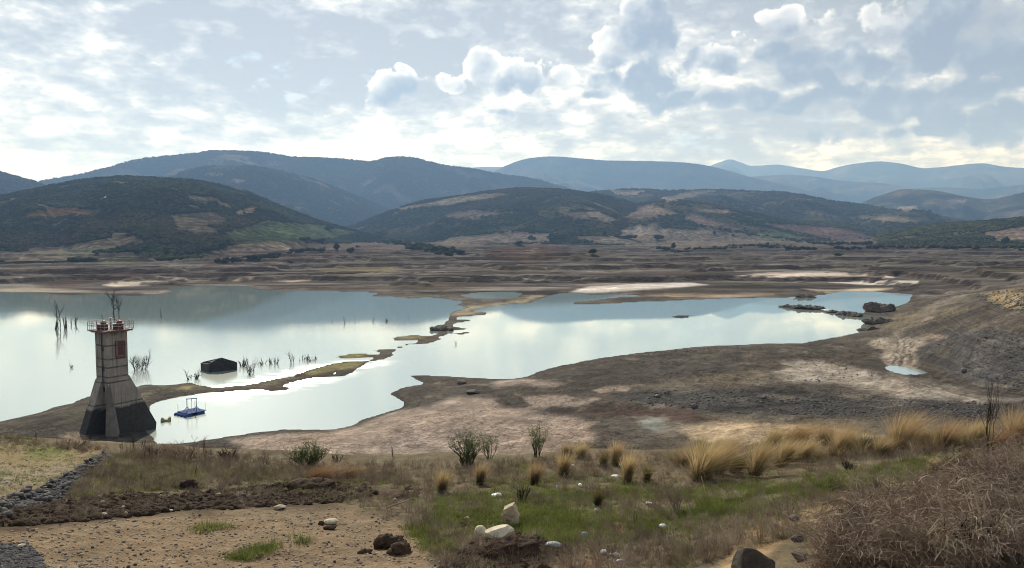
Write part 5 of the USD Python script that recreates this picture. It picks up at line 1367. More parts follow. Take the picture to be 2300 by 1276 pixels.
SLOPE = [(-40, 985), (300, 995), (600, 1025), (900, 1045), (1100, 1032), (1400, 1020), (1700, 1000), (2000, 985), (2340, 1000), (2340, 1290), (1950, 1290), (1780, 1210), (1500, 1290), (1000, 1290), (930, 1190), (760, 1130), (420, 1110), (260, 1090), (230, 1015), (-40, 1010)]
pebs = [(stone(s, 1, .8, .6, 1), m, False) for s, m in ((1, M_PEBBLE), (2, M_PEBBLE), (3, M_PEBBLE), (4, M_PEBBLE), (5, M_GREY_ST), (6, M_PEBBLE), (7, M_PEBBLE), (8, M_BEIGE))]
slates = [(stone(s, 1, .75, .55, 1), m, False) for s, m in ((11, M_BLUE_ST), (12, M_BLUE_ST), (13, M_GREY_ST))]
clods = [(stone(s, 1, .85, .7, 1, .4), M_CLOD, False) for s in (21, 22, 23)]

# gravel, slates, clods
YARD = [(-40, 1205), (150, 1184), (400, 1162), (620, 1150), (780, 1142), (900, 1170), (960, 1240), (1000, 1290), (-40, 1290)]
strew('gravel', pebs, [YARD], 6500, 0.004, 0.034, 'small stones strewn over the sandy yard', 'gravel', 31, power=5.0)
strew('gravel', pebs, [[(-40, 1000), (120, 1005), (225, 1025), (110, 1088), (-40, 1130)]], 1100, 0.006, 0.032, 'small stones on the pale grassy terrace at the left', 'gravel', 32, power=3)
strew('gravel', slates, [[(-40, 1228), (55, 1226), (92, 1250), (100, 1290), (-40, 1290)]], 2600, 0.010, 0.042, 'dark blue gravel spilled in the bottom left corner', 'gravel', 33, power=1.6)
strew('gravel', pebs, [SLOPE], 2500, 0.005, 0.035, 'stones scattered through the weeds of the slope', 'gravel', 34, power=3)
BANKSTONES = [(232, 1010), (248, 1022), (205, 1070), (155, 1105), (140, 1132), (60, 1152), (-40, 1200), (-40, 1158), (40, 1118), (112, 1090), (182, 1047)]
bank = thing('stone_bank', (0, 0, 0), label='line of dark broken stones between the pale terrace and the weeds at the left', category='stone bank')
pts, _ = sample(BANKSTONES, 300, 35)
rg = np.random.default_rng(36)
forms = [stone(s, 1, .8, .65, 1, .3) for s in range(41, 47)]
for k, p in enumerate(pts):
    m = forms[k % 6].copy()
    s = 0.022 + 0.070 * rg.random() ** 2.5
    m.apply_scale(s)
    m.apply_transform(trimesh.transformations.rotation_matrix(rg.uniform(0, 6.28), [0, 0, 1]))
    m.apply_translation(p + [0, 0, rg.uniform(-0.02, 0.10)])
    part('stone', m, (M_BLUE_ST, M_GREY_ST, M_DARK_ST)[k % 3], bank)
strew('rubble', slates, [BANKSTONES], 5200, 0.010, 0.060, None, None, 37, power=1.5, parent='/World/stone_bank')
TURNED = [(-30, 1190), (60, 1152), (200, 1124), (310, 1112), (420, 1107), (600, 1090), (700, 1078), (820, 1088), (850, 1110), (760, 1132), (640, 1142), (420, 1154), (150, 1182)]
strew('soil_clods', clods, [TURNED], 7000, 0.008, 0.085, 'ridge of dark turned soil along the upper edge of the sandy yard', 'soil', 38, power=3.2, thin=(1.0, 0.36))
strew('soil_clods', clods, [[(980, 1285), (1050, 1222), (1140, 1200), (1230, 1215), (1250, 1250), (1210, 1290)]], 2000, 0.012, 0.06, 'dark turned soil in front of the two pale boulders', 'soil', 39, power=1.8)
strew('soil_clods', clods, [[(880, 1120), (920, 1090), (950, 1100), (930, 1125)], [(1020, 1165), (1110, 1150), (1120, 1180), (1030, 1190)], [(640, 1085), (760, 1070), (780, 1095), (660, 1110)]], 800, 0.01, 0.055, 'scattered dark clods among the weeds', 'soil', 40)

# grass and weeds
gr = np.random.default_rng(50)
GRASSES = [(blades(gr, 26, 0.13, 0.09, 0.45, 0.009, segs=2).get(), M_GRASS, False), (blades(gr, 22, 0.20, 0.10, 0.40, 0.009, segs=2).get(), M_GRASS, False), (blades(gr, 30, 0.09, 0.12, 0.6, 0.011, segs=2).get(), M_GRASS, False)]
def weed(seed, h, n, mat, depth=1, spread=0.9):
    rg = np.random.default_rng(seed)
    s = Soup()
    for _ in range(n):
        a, q = rg.uniform(0, 6.28), abs(rg.normal(0, 0.45))
        grow(rg, s, [math.cos(a) * .05, math.sin(a) * .05, -0.02], np.array([math.cos(a) * q, math.sin(a) * q, 1.0]) / math.hypot(q, 1), h * rg.uniform(.5, 1), 0.0045, depth, 3, 0.2, (2, 5), 0.15, spread, None, .5)
    blades(rg, n * 3, h * .7, .08, .5, .007, segs=2, soup=s)
    return s.get(), mat, False
WEEDS = [weed(51, .42, 9, M_DRY), weed(52, .30, 10, M_DRY), weed(53, .50, 7, M_REDDRY), weed(54, .25, 12, M_DRY)]
strew('grass', GRASSES, GREENS, 8500, 0.5, 1.15, 'short green grass in patches on the slope', 'grass', 55, sink=0.02, power=1, thin=(0.9, 0.47))
strew('grass', GRASSES, [SLOPE], 2200, 0.5, 1.1, 'thin green grass among the dry weeds', 'grass', 56, sink=0.02, power=1, thin=(1.3, 0.47))
strew('dry_weeds', WEEDS, [SLOPE], 5200, 0.30, 0.75, 'grey brown dead weeds covering the slope', 'weeds', 57, sink=0.02, power=1, thin=(1.8, 0.43))
strew('dry_weeds', WEEDS, [[(250, 1000), (600, 1022), (900, 1040), (1100, 1032), (1400, 1020), (1700, 1002), (2000, 988), (2280, 990), (2250, 1030), (1900, 1045), (1500, 1060), (1100, 1085), (850, 1085), (560, 1075), (300, 1040)]], 1100, 0.45, 0.95, 'dense dead weeds along the brow of the slope', 'weeds', 58, sink=0.02, power=1)
strew('dry_weeds', [WEEDS[2], WEEDS[3]], [[(300, 1000), (560, 1020), (560, 1045), (320, 1040)], [(-40, 975), (110, 990), (260, 1003), (200, 1012), (-40, 990)]], 320, 0.45, 0.9, 'reddish brown dead weeds on the brow below the tower', 'weeds', 59, sink=0.02, power=1)

LEFTSLOPE = [(240, 1022), (420, 1035), (600, 1045), (900, 1062), (940, 1090), (820, 1085), (640, 1080), (420, 1100), (250, 1112), (150, 1130), (170, 1085)]
strew('dry_weeds', WEEDS, [LEFTSLOPE], 1500, 0.30, 0.75, 'dead weeds between the brow and the turned soil ridge', 'weeds', 67, sink=0.02, power=1, thin=(1.4, 0.38))
strew('grass', GRASSES, [LEFTSLOPE], 2200, 0.4, 0.95, 'olive grass between the brow and the turned soil ridge', 'grass', 68, sink=0.02, power=1, thin=(1.1, 0.44))
strew('dry_weeds', WEEDS, [TURNED], 260, 0.25, 0.6, 'few dead weeds on the turned soil ridge', 'weeds', 69, sink=0.02, power=1)
strew('grass', GRASSES, [[(-40, 985), (130, 1003), (225, 1015), (120, 1085), (-40, 1120)]], 520, 0.3, 0.7, 'short faded grass on the pale left terrace', 'grass', 70, sink=0.02, power=1, thin=(1.6, 0.46))
STRAWS = [(blades(gr, 60, 0.75, 0.10, 0.30, 0.008, 0.5, 3, (0.3, 0.05)).get(), M_STRAW, False), (blades(gr, 50, 0.6, 0.08, 0.40, 0.008, 0.6, 3, (0.35, 0.0)).get(), M_STRAW, False), (blades(gr, 46, 0.5, 0.08, 0.40, 0.008, 0.6, 3, (0.2, 0.0)).get(), M_DRY, False)]
strew('straw_grass', STRAWS, [[(1480, 1035), (1560, 1012), (1700, 1000), (2000, 985), (2300, 975), (2320, 1000), (2180, 1018), (2000, 1026), (1800, 1042), (1620, 1060)]], 330, 0.45, 1.15, 'loose straw grass between the big tufts along the brow', 'grass', 71, sink=0.02, power=1.2, thin=(1.2, 0.42))

# brambles in the bottom right corner
def bramble(seed):
    rg = np.random.default_rng(seed)
    s = Soup()
    for _ in range(24):
        a, L = rg.uniform(0, 6.28), rg.uniform(0.6, 1.25)
        d = np.array([math.cos(a), math.sin(a), 0])
        q = np.linspace(0, 1, 7)
        up, outw = L * rg.uniform(.55, .95), L * rg.uniform(.3, .85)
        pts = d * (q[:, None] * outw) + np.stack([0 * q, 0 * q, up * (q * 1.9 - 1.25 * q ** 2.2)], 1) + rg.normal(0, .025, (7, 3)) + rg.normal(0, .12, 3) * [1, 1, 0]
        s.add(*tube(pts, np.linspace(.006, .003, 7), 3))
        for _ in range(6):
            i = rg.integers(1, 6)
            e = rg.normal(0, 1, 3) * [1, 1, .6]
            e /= np.linalg.norm(e)
            s.add(*tube([pts[i], pts[i] + e * .12, pts[i] + e * .22 + rg.normal(0, .03, 3)], [.0035, .003, .0015], 3))
    blades(rg, 60, .5, .45, .7, .012, segs=2, soup=s)
    return s.get()
BRAMBLES = [(bramble(61), M_BRAMBLE, False), (bramble(62), M_BRAMBLE, False), (bramble(63), M_REDDRY, False), (bramble(64), M_DRY, False), (bramble(65), M_BRAMBLE, False)]
THICKET = [(2340, 1045), (2250, 1062), (2160, 1105), (2090, 1150), (2000, 1190), (1930, 1230), (1850, 1290), (2340, 1290)]
strew('bramble_thicket', BRAMBLES, [THICKET], 520, 0.28, 0.85, 'tangled brown bramble thicket filling the bottom right corner', 'brambles', 65, sink=0.02, power=1.3, thin=(1.1, 0.40))
strew('dry_weeds', WEEDS, [THICKET], 1300, 0.5, 1.3, 'dead weeds standing in the bramble thicket', 'weeds', 66, sink=0.02, power=1)
for k, (u, v, du, dv, lab) in enumerate([(2065, 1225, 60, 52, 'pale arching dead cane, left of two in the brambles'), (2150, 1250, 55, 45, 'pale arching dead cane, right of two in the brambles'), (2200, 1190, 10, 20, 'pale crooked twig standing out of the brambles')]):
    p = near_at(u + du, 1276)
    q = span(p)
    s = Soup()
    t = np.linspace(0, 1, 12)[:, None]
    s.add(*tube(np.hstack([-du * q * t ** 1.2, 0 * t, (0.35 + dv * q * 1.4) * np.sin(t * 2.0) ** 0.9]), np.linspace(.011, .006, 12), 5))
    x = thing('dead_cane', p + [0, 0, .25], 0, label=lab, category='cane')
    part('cane', s.get(), M_CANE, x)

# ------------------------------------------------------------------ bunch grasses
TUFTS = [(1199, 1089, 62, 40, 0, 'upright straw tuft left of the tufts with dark feet'), (1264, 1071, 66, 40, 0, 'full straw tuft with green foot, left in the middle row'), (1303, 1030, 46, 38, 0, 'short leaning straw tuft on the brow behind the full one'), (1272, 1028, 40, 36, 0, 'pale loose tuft on the brow left of the leaning one'),
         (1353, 1055, 50, 20, 1, 'narrow dark olive tuft in the middle row'), (1381, 1046, 66, 36, 0, 'straw tuft right behind the narrow dark one'), (1408, 1089, 88, 32, 0, 'tall slender straw tuft with a black foot'), (1452, 1086, 50, 24, 1, 'greenish thin tuft left of the biggest tuft'),
         (1572, 1080, 110, 100, 0, 'biggest spreading straw tuft in the middle of the row'), (1613, 1066, 88, 46, 0, 'tall straw tuft leaning right behind the biggest one'), (1648, 1064, 48, 40, 1, 'brownish tuft with dark base right of the biggest one'), (1692, 1074, 92, 48, 0, 'broad straw tuft in front of the pale sand'),
         (1342, 1136, 46, 28, 1, 'small dark tuft alone in the green grass'), (992, 1108, 62, 40, 0, 'straw tuft farthest left of the upright ones'), (1077, 1087, 58, 34, 0, 'straw tuft below the green broom bush'), (700, 1082, 46, 70, 2, 'rust coloured tuft flattened to the right above the dark soil'),
         (772, 1074, 32, 40, 2, 'low rusty tuft beside the flattened one'), (1753, 1050, 74, 52, 0, 'dense straw tuft right of the broad one'), (1800, 1040, 58, 40, 0, 'medium straw tuft before the end of the pale sand'), (1884, 1022, 74, 66, 0, 'wide straw tuft left of the blue green rush'),
         (1934, 1018, 42, 42, 3, 'spiky blue green rush between two straw tufts'), (2014, 1014, 94, 80, 0, 'tall plume of straw grass blowing right, highest of the right group'), (1974, 1028, 50, 40, 0, 'small tuft at the left foot of the tall plume'), (2117, 1014, 72, 66, 0, 'hazy straw tuft right of the tall plume'),
         (2161, 1050, 44, 28, 1, 'dark small tuft in front of the bare sapling'), (2084, 1082, 56, 22, 0, 'thin pale tuft standing alone in front on the green strip'), (2182, 1006, 62, 44, 0, 'straw tuft just behind the bare sapling'), (2278, 990, 78, 100, 0, 'large straw tuft cut by the right edge'),
         (1770, 1003, 62, 70, 2, 'reddish tuft on the brow behind the dense one'), (1845, 1001, 52, 60, 0, 'pale tuft on the brow behind the medium one'), (1650, 1062, 44, 26, 1, 'dark tuft squeezed between biggest and broad tufts'), (1530, 1050, 46, 44, 0, 'loose tuft on the left shoulder of the biggest one'),
         (1730, 1010, 60, 44, 0, 'straw tuft half hidden on the brow in front of the pale sand'), (2230, 1012, 48, 50, 2, 'reddish weedy tuft between sapling and right edge'), (2060, 1002, 46, 44, 0, 'small windswept tuft right behind the tall plume')]
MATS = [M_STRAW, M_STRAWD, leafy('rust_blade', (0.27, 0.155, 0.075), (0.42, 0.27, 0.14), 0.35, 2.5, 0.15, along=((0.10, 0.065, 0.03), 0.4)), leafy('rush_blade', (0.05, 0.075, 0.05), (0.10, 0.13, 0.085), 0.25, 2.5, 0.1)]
for k, (u, v, hp, wp, kind, lab) in enumerate(TUFTS):
    p = near_at(u, v)
    q = span(p)
    h, w = hp * q * 1.18, wp * q
    rg = np.random.default_rng(1000 + k)
    n = int(np.clip(220 + 340 * w, 240, 620))
    wind = (0.34 if kind != 2 else 0.9, 0.05) if u > 1500 or kind == 2 else (0.10, 0.0)
    s = blades(rg, n, h, w * 0.13, 0.28 * w / h + 0.05, 0.0085, 0.45, 4, wind)
    blades(rg, n // 3, h * 0.5, w * 0.17, 0.45 * w / h + .1, 0.009, 0.6, 3, wind, s)
    blades(rg, n // 5, h * rg.uniform(.8, 1.0), w * 0.14, 0.65 * w / h + .1, 0.010, 1.5, 4, wind, s)
    if kind == 0:      # seed heads
        blades(rg, n // 6, h * 1.12, w * 0.10, 0.22 * w / h + .04, 0.012, 0.5, 4, wind, s)
    x = thing('grass_tuft', p - [0, 0, 0.03], 0, label=lab, category='grass tuft')
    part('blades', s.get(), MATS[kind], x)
    s2 = blades(rg, n // 3, h * 0.30, w * 0.15, 0.25, 0.011, 0.4, 2)  # short dark blades round the foot
    part('dead_foot', s2.get(), M_STALK, x)


# ------------------------------------------------------------------ shrubs, stalks and the sapling
def broom(u, v, hp, wp, seed, label, stems=16, leaves=46, mat=None):
    """A bush of many thin forking green stems with small leaves along the outer twigs."""
    p = near_at(u, v)
    q = span(p)
    h, w = hp * q * 1.05, wp * q
    rg = np.random.default_rng(seed)
    st, lf, tips = Soup(), Soup(), []
    for _ in range(stems):
        a, t = rg.uniform(0, 6.28), rg.random() ** 0.6
        d = np.array([math.cos(a) * w / h * .45 * t, math.sin(a) * w / h * .45 * t, 1.0])
        grow(rg, st, [math.cos(a) * .05, math.sin(a) * .05, -.03], d / np.linalg.norm(d), h * rg.uniform(.40, .66), .009, 2, 4, .15, (2, 5), .45, .38, tips, .62)
    vs, fs = st.get()
    rr = np.quantile(np.hypot(vs[:, 0], vs[:, 1]), .97)
    k = np.array([np.clip(w * .5 / rr, .4, 2.5)] * 2 + [h / vs[:, 2].max()])
    for c in tips:
        for _ in range(max(3, leaves // 8)):
            o = c * k + rg.normal(0, .035, 3)
            e = rg.normal(0, 1, 3) + [0, 0, 1.0]
            e /= np.linalg.norm(e)
            f = np.cross(e, rg.normal(0, 1, 3))
            f /= np.linalg.norm(f) + 1e-9
            L2 = rg.uniform(.025, .06)
            lf.add(np.array([o, o + e * L2 * .5 + f * .007, o + e * L2, o + e * L2 * .5 - f * .007]), [[0, 1, 2], [0, 2, 3]])
    x = thing('broom_shrub', p, 0, label=label, category='shrub')
    part('stems', (vs * k, fs), M_BROOMSTEM, x)
    part('leaves', lf.get(), mat or M_BROOM, x)
M_BROOMSTEM = leafy('broom_stem', (0.045, 0.050, 0.024), (0.085, 0.088, 0.045), 0.1, 2.0, 0.15)
broom(1050, 1046, 88, 92, 71, 'large green broom shrub left of its darker neighbour on the brow', 22, 60)
broom(1100, 1030, 62, 52, 75, 'loose green broom shoots leaning right of the large broom', 7, 55)
broom(1205, 1026, 82, 60, 72, 'darker green broom shrub with an open crown on the brow', 12, 60)
broom(690, 1046, 54, 120, 73, 'wide low green broom above the rusty flattened tuft', 30, 46)
broom(1866, 1102, 12, 62, 74, 'low leafy green plant flat on the grass strip', 20, 30, M_GRASS)


def twiggy(name, u, v, hp, wp, seed, label, cat, stems=6, depth=2, mat=None, r0=.012, kids=(3, 6), spread=.6, up=.2):
    p = near_at(u, v)
    q = span(p)
    h, w = hp * q * 1.05, wp * q
    rg = np.random.default_rng(seed)
    s = Soup()
    for _ in range(stems):
        a, t = rg.uniform(0, 6.28), rg.random() ** .7 * (stems > 1)
        d = np.array([math.cos(a) * t * w / h * .6, math.sin(a) * t * w / h * .6, 1.0])
        grow(rg, s, [math.cos(a) * .03, math.sin(a) * .03, -.03], d / np.linalg.norm(d), h * rg.uniform(.5, .8), r0, depth, 4, .16, kids, up, spread, None, .55)
    v_, f = s.get()
    rr = np.quantile(np.hypot(v_[:, 0], v_[:, 1]), .97)
    k = np.clip(w * .52 / max(rr, .02), .5, 2.2)
    v_ = v_ * [k, k, h / v_[:, 2].max()]
    x = thing(name, p, 0, label=label, category=cat)
    part('twigs', (v_, f), mat or M_STALK, x)
twiggy('bare_sapling', 2217, 1020, 162, 48, 81, 'dark bare sapling rising above the straw tufts at the right', 'sapling', 5, 2, M_STALK, .018, (5, 8), .38, .35)
twiggy('dead_shrub', 1519, 1155, 88, 96, 82, 'grey leafless shrub spreading like a fan in the green grass', 'shrub', 9, 2, M_DRY, .012, (4, 7))
twiggy('dead_shrub', 1174, 1129, 52, 56, 83, 'small dark twiggy shrub behind the standing stone', 'shrub', 9, 2, M_STALK, .009)
twiggy('dead_shrub', 758, 1036, 26, 36, 84, 'dark dead shrub right of the wide low broom', 'shrub', 10, 2, M_STALK, .008)
twiggy('dead_shrub', 345, 1030, 40, 74, 85, 'reddish brown shrub on the brow right of the tower foot', 'shrub', 16, 2, M_REDDRY, .010)
twiggy('dead_shrub', 411, 1034, 46, 108, 86, 'widest reddish brown shrub on the brow against the water', 'shrub', 22, 2, M_REDDRY, .010)
twiggy('dead_shrub', 515, 1026, 26, 62, 87, 'low dark shrub on the brow at the end of the water', 'shrub', 14, 2, M_STALK, .008)
twiggy('dead_shrub', 165, 1006, 24, 130, 88, 'long low reddish shrub in front of the left tower foot', 'shrub', 24, 2, M_REDDRY, .010)
twiggy('dead_shrub', 1908, 1055, 22, 36, 89, 'rounded dark shrub on the left end of the green strip', 'shrub', 16, 2, M_STALK, .008)
twiggy('dead_shrub', 1977, 1100, 20, 54, 90, 'low dark shrub below the green strip', 'shrub', 16, 2, M_REDDRY, .008)
twiggy('dead_shrub', 1225, 1135, 26, 60, 91, 'low grey shrub right of the standing stone', 'shrub', 14, 2, M_DRY, .007)
twiggy('dead_shrub', 1640, 1125, 34, 70, 92, 'loose grey shrub in the grass right of the fan shaped shrub', 'shrub', 14, 2, M_DRY, .007)
for k, (u, v, hp, wp, lab) in enumerate([(2030, 1235, 105, 110, 'low woody shrub at the left margin of the brambles'), (2150, 1185, 110, 120, 'woody shrub in the middle of the brambles'), (2255, 1120, 100, 110, 'woody shrub at the upper edge of the brambles near the right border'), (2210, 1275, 120, 150, 'woody shrub at the bottom edge inside the brambles'), (2085, 1160, 70, 60, 'thin dark shrub where the brambles meet the grass')]):
    twiggy('woody_shrub', u, v, hp, wp, 240 + k, lab, 'shrub', 9, 2, M_STALK if k % 2 else M_REDDRY, .014, (4, 7), .6, .2)
for k, (u, v, hp, lab) in enumerate([(274, 1007, 24, 'dark dried stalk at the near edge under the tower'), (298, 1009, 30, 'tallest dark dried stalk under the right tower foot'), (320, 1007, 26, 'branched dark stalk right of the tallest one under the tower'), (331, 1031, 30, 'dark stalk in front of the reddish shrub by the tower'),
                                     (461, 1012, 28, 'dark stalk on the brow left of the low dark shrub'), (462, 1029, 24, 'short dark stalk below the brow'), (592, 1054, 48, 'tall dark stalk left of the wide green broom'), (437, 1067, 26, 'green grey stalk on the weedy slope'), (316, 1083, 22, 'thin stalk on the slope above the turned soil'),
                                     (347, 1088, 20, 'curled stalk just right of the thin one'), (78, 980, 20, 'dark stalk on the left brow against the water'), (885, 1008, 40, 'bent dead stem leaning over the pale mud'), (1425, 1180, 40, 'dry stalk in the grass below the fan shaped shrub'), (2130, 1150, 60, 'long straight dry stem in front of the brambles')]):
    twiggy('dry_stalk', u, v, hp, hp * .5, 110 + k, lab, 'stalk', 2, 1, M_STALK, .010, (3, 6), .5, .4)

# ------------------------------------------------------------------ boulders, stones, heaps, litter
M_ROCKDARK = stony('soil_covered_rock', (0.022, 0.018, 0.016), (0.075, 0.060, 0.050), 4.0, bump=0.06, bscale=9.0)
def block(name, u, v, wp, hp, dp, seed, mat, label, cat='boulder', sub=3, rough=.22, part_name='rock', rz=0.0, facets=True):
    p = near_at(u, v)
    q = span(p)
    m = stone(seed, wp * q / 2, dp * q / 2, hp * q * .62, sub, rough, facets)
    v_ = m.vertices
    v_[:, 0] *= wp * q / np.ptp(v_[:, 0])
    v_[:, 2] *= hp * q * 1.12 / np.ptp(v_[:, 2])
    v_[:, 2] -= v_[:, 2].max() - hp * q
    m.vertices = v_
    x = thing(name, p, face_cam(p) + rz, label=label, category=cat)
    part(part_name, m, mat, x, smooth=40)
    return x
p = near_at(1145, 1178)
q = span(p)
hull = trimesh.convex.convex_hull(np.array([(-23, -8, -4), (18, -12, -4), (22, 10, -4), (-18, 12, -4), (-20, -8, 20), (-14, -7, 36), (-12, 8, 40), (8, -6, 47), (11, 8, 49), (20, -6, 20), (22, 8, 22), (-4, -8, 40)], float) * q)
hv = trimesh.remesh.subdivide_to_size(hull.vertices, hull.faces, 4 * q)
hv0 = hv[0] + (meshkit.fbm(hv[0] / q / 9.0 + 4, 4, 5)[:, None] - .5) * np.array([7, 7, 3]) * q
x = thing('standing_stone', p, face_cam(p), label='upright beige block with slanting flat top in the grass', category='boulder')
part('rock', (hv0, hv[1]), M_BEIGE, x, smooth=35)
block('boulder', 1124, 1210, 68, 31, 40, 131, M_WHITE_ST, 'smooth rounded pale boulder, larger of the pale pair', rough=.16, sub=4)
block('boulder', 1079, 1205, 28, 25, 22, 132, M_WHITE_ST, 'angular pale stone left of the rounded pale boulder', rough=.2)
block('boulder', 743, 1176, 32, 11, 20, 133, M_WHITE_ST, 'flat pale stone lying on the sandy yard')
block('boulder', 721, 1179, 14, 9, 12, 134, M_CLOD, 'dark lump touching the left end of the flat pale stone', 'clod')
block('boulder', 742, 1189, 30, 9, 16, 135, M_CLOD, 'dark lump in front of the flat pale stone', 'clod')
block('boulder', 1693, 1292, 92, 58, 60, 136, M_ROCKDARK, 'big dark boulder at the bottom edge by the brambles', sub=4, rough=.4)
block('boulder', 1935, 1146, 36, 19, 24, 137, M_DARK_ST, 'brown square boulder in the dry weeds left of the brambles')
block('boulder', 1783, 1171, 22, 14, 16, 138, M_DARK_ST, 'dark round stone on the sandy path')
block('boulder', 1790, 1219, 27, 17, 18, 139, M_BLUE_ST, 'blue grey stone left of the brambles')
block('boulder', 1797, 1258, 34, 18, 22, 140, M_DARK_ST, 'dark stone right of the big bottom boulder')
block('boulder', 1722, 1177, 20, 7, 14, 141, M_GREY_ST, 'pale flat stone at the near end of the sandy path', 'stone')
for k, (u, v, w, h, d, lab) in enumerate([(876, 1226, 72, 27, 40, 'upper left of three dark soil heaps on the yard'), (898, 1243, 66, 25, 36, 'lower right of three dark soil heaps, the brownest'), (819, 1247, 36, 15, 20, 'smallest of three dark soil heaps, nearest'), (700, 1102, 110, 26, 60, 'broad dark heap of soil and stones below the rusty tufts'),
                                          (425, 1098, 34, 22, 26, 'single dark hummock above the turned soil ridge'), (1140, 1250, 150, 40, 70, 'broad mound of turned soil in front of the pale boulders'), (905, 1118, 40, 14, 30, 'low dark heap at the right end of the yard'), (1215, 1292, 60, 26, 40, 'dark soil heap cut by the bottom edge')]):
    p = near_at(u, v)
    q = span(p)
    x = thing('soil_heap', p - [0, 0, .03], face_cam(p), label=lab, category='soil heap')
    part('soil', heap(150 + k, w * q, d * q, h * q, 90 if w < 100 else 170), M_CLOD, x)
for k, (u, v, w, h, lab) in enumerate([(232, 1132, 10, 5, 'pale stone highest on the turned soil ridge'), (234, 1160, 13, 6, 'pale stone low on the turned soil ridge'), (277, 1144, 10, 6, 'whitish stone in the middle of the turned soil ridge'), (283, 1160, 9, 6, 'grey stone at the foot of the turned soil ridge'), (397, 1147, 10, 6, 'bright stone at the foot of the ridge on its right half'),
                                       (384, 1152, 9, 5, 'tan stone left of the bright one at the ridge foot'), (490, 1117, 11, 7, 'pale grey stone on the right part of the ridge'), (184, 1271, 12, 7, 'pinkish stone at the bottom edge of the yard'), (47, 1230, 16, 6, 'pale stone beside the dark blue gravel'), (228, 1168, 16, 5, 'long tan stone at the ridge foot'),
                                       (629, 1144, 26, 9, 'flat grey stone at the upper edge of the yard'), (1048, 1168, 16, 8, 'white stone left of the standing stone'), (1058, 1174, 11, 7, 'small cream stone below the white one'), (888, 1126, 14, 8, 'pale broken stone right of the yard'), (799, 1099, 7, 6, 'small bright stone on the dark heap')]):
    block('stone', u, v, w, h, w * .7, 170 + k, M_WHITE_ST if 'pale' in lab or 'bright' in lab or 'whit' in lab or 'cream' in lab else M_BEIGE, lab, 'stone', 2)
for k, (u, v, w, h, mt, lab) in enumerate([(1116, 1118, 24, 9, M_PLASTIC, 'white crumpled bag in the weeds above the standing stone'), (1489, 1188, 16, 11, M_PLASTIC, 'round white litter lying alone in the green grass'), (1252, 1098, 9, 8, M_PLASTIC, 'small white scrap left below the full straw tuft'), (1303, 1094, 10, 9, M_PLASTIC, 'small white scrap in the centre of the grass'),
                                           (1339, 1150, 8, 8, M_PLASTIC, 'white cup at the foot of the small dark tuft'), (1457, 1133, 16, 6, M_PLASTIC, 'flat white scrap left of the fan shaped shrub'), (1383, 1071, 20, 5, M_PLASTIC, 'white strip between the upright tufts'), (1384, 1250, 18, 9, M_PLASTIC, 'white rag near the bottom edge'), (1356, 1245, 14, 11, M_PLASTIC, 'white folded scrap left of the rag near the bottom edge'),
                                           (1395, 1268, 26, 12, M_GREYPL, 'dark grey scrap at the bottom edge below the rag'), (1312, 1212, 17, 17, M_GREYPL, 'dark blue box shaped rubbish with pale top in the grass'), (1240, 1230, 40, 14, M_GREYPL, 'grey blue plastic sheet on the turned soil'), (1286, 1045, 11, 4, M_PLASTIC, 'pale scrap on the brow between straw tufts'), (2112, 1008, 8, 7, M_PLASTIC, 'small pale scrap under the hazy tuft')]):
    block('litter', u, v, w, h, w * .7, 200 + k, mt, lab, 'litter', 2, .3, 'scrap')
p = near_at(892, 1150)
x = thing('dead_stick', p + [0, 0, .06], 0, label='pale dead stick lying at the right end of the sandy yard', category='stick')
q = span(p)
part('stick', tube(np.array([[-25, 0, 0], [-10, 6, 4], [5, 14, 6], [24, 26, 10]], float) * q, np.array([.02, .018, .014, .008]), 5), M_CANE, x)

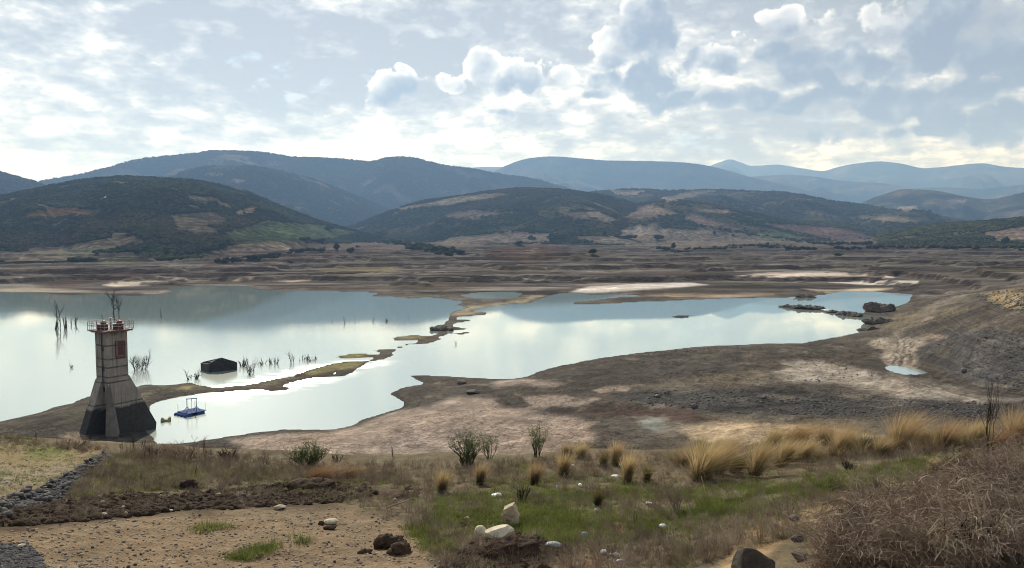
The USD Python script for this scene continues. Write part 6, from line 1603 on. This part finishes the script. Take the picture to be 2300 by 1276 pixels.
# ------------------------------------------------------------------ stones on the drained shore
rubs = [(stone(s, 1, .8, .6, 1, .3), m, False) for s, m in ((31, M_GREY_ST), (32, M_DARK_ST), (33, M_DARK_ST), (34, M_BLUE_ST))]
strew('rubble', rubs, [[(1380, 888), (1500, 874), (1800, 884), (2330, 908), (2330, 945), (1900, 935), (1650, 928), (1430, 908)]], 4200, 0.03, 0.26, 'band of dark rubble across the drained shore', 'rubble', 301, 2.6, None, power=2.8, thin=(7.0, 0.44))
strew('rubble', rubs, [[(1205, 840), (1400, 800), (1700, 778), (1870, 765), (1950, 742), (2010, 720), (2080, 760), (1960, 860), (1600, 880), (1300, 880)]], 2200, 0.03, 0.20, 'stones and clods scattered over the dark bank', 'rubble', 302, 2.0, None, power=3)
strew('rubble', rubs, [[(2060, 800), (2080, 760), (2150, 738), (2240, 742), (2330, 760), (2330, 900), (2200, 855)]], 1500, 0.03, 0.20, 'loose stones on the grey spoil mound', 'rubble', 303, 6.0, None, power=3)
strew('rubble', rubs, [[(1210, 838), (1300, 815), (1400, 800), (1500, 788), (1600, 779), (1700, 776), (1800, 773), (1880, 760), (1870, 764), (1700, 781), (1500, 793), (1400, 804), (1300, 819)]], 700, 0.03, 0.22, 'stones along the near waterline', 'rubble', 304, 0.6, None, power=2)
strew('rubble', rubs, [[(2190, 665), (2260, 650), (2330, 655), (2330, 700), (2260, 700)]], 700, 0.06, 0.40, 'broken stones of the yellow outcrop at the right edge', 'rubble', 305, 9.0, None, power=2)
for k, (u, v, w, h, lab) in enumerate([(1560, 917, 18, 10, 'largest grey block in the rubble band'), (1477, 893, 14, 8, 'grey block at the left part of the rubble band'), (1715, 897, 14, 8, 'pale block on the top of the rubble band'), (2100, 915, 12, 7, 'pale block at the right part of the rubble band'), (2165, 837, 12, 8, 'white stone on the foot of the spoil mound'), (1035, 862, 26, 9, 'dark log shaped rock on the tip of the headland'), (1062, 884, 30, 10, 'dark broken branch and rock on the headland')]):
    p = ground_px(np.array([float(u)]), np.array([float(v)]), 2.5, 14)[0]
    q = span(p)
    m = stone(320 + k, w * q / 2, w * q * .35, h * q * .6, 2, .3)
    x = thing('shore_rock', p, face_cam(p), label=lab, category='rock')
    part('rock', m, M_GREY_ST if 'grey' in lab or 'pale' in lab or 'white' in lab else M_DARK_ST, x, smooth=40)
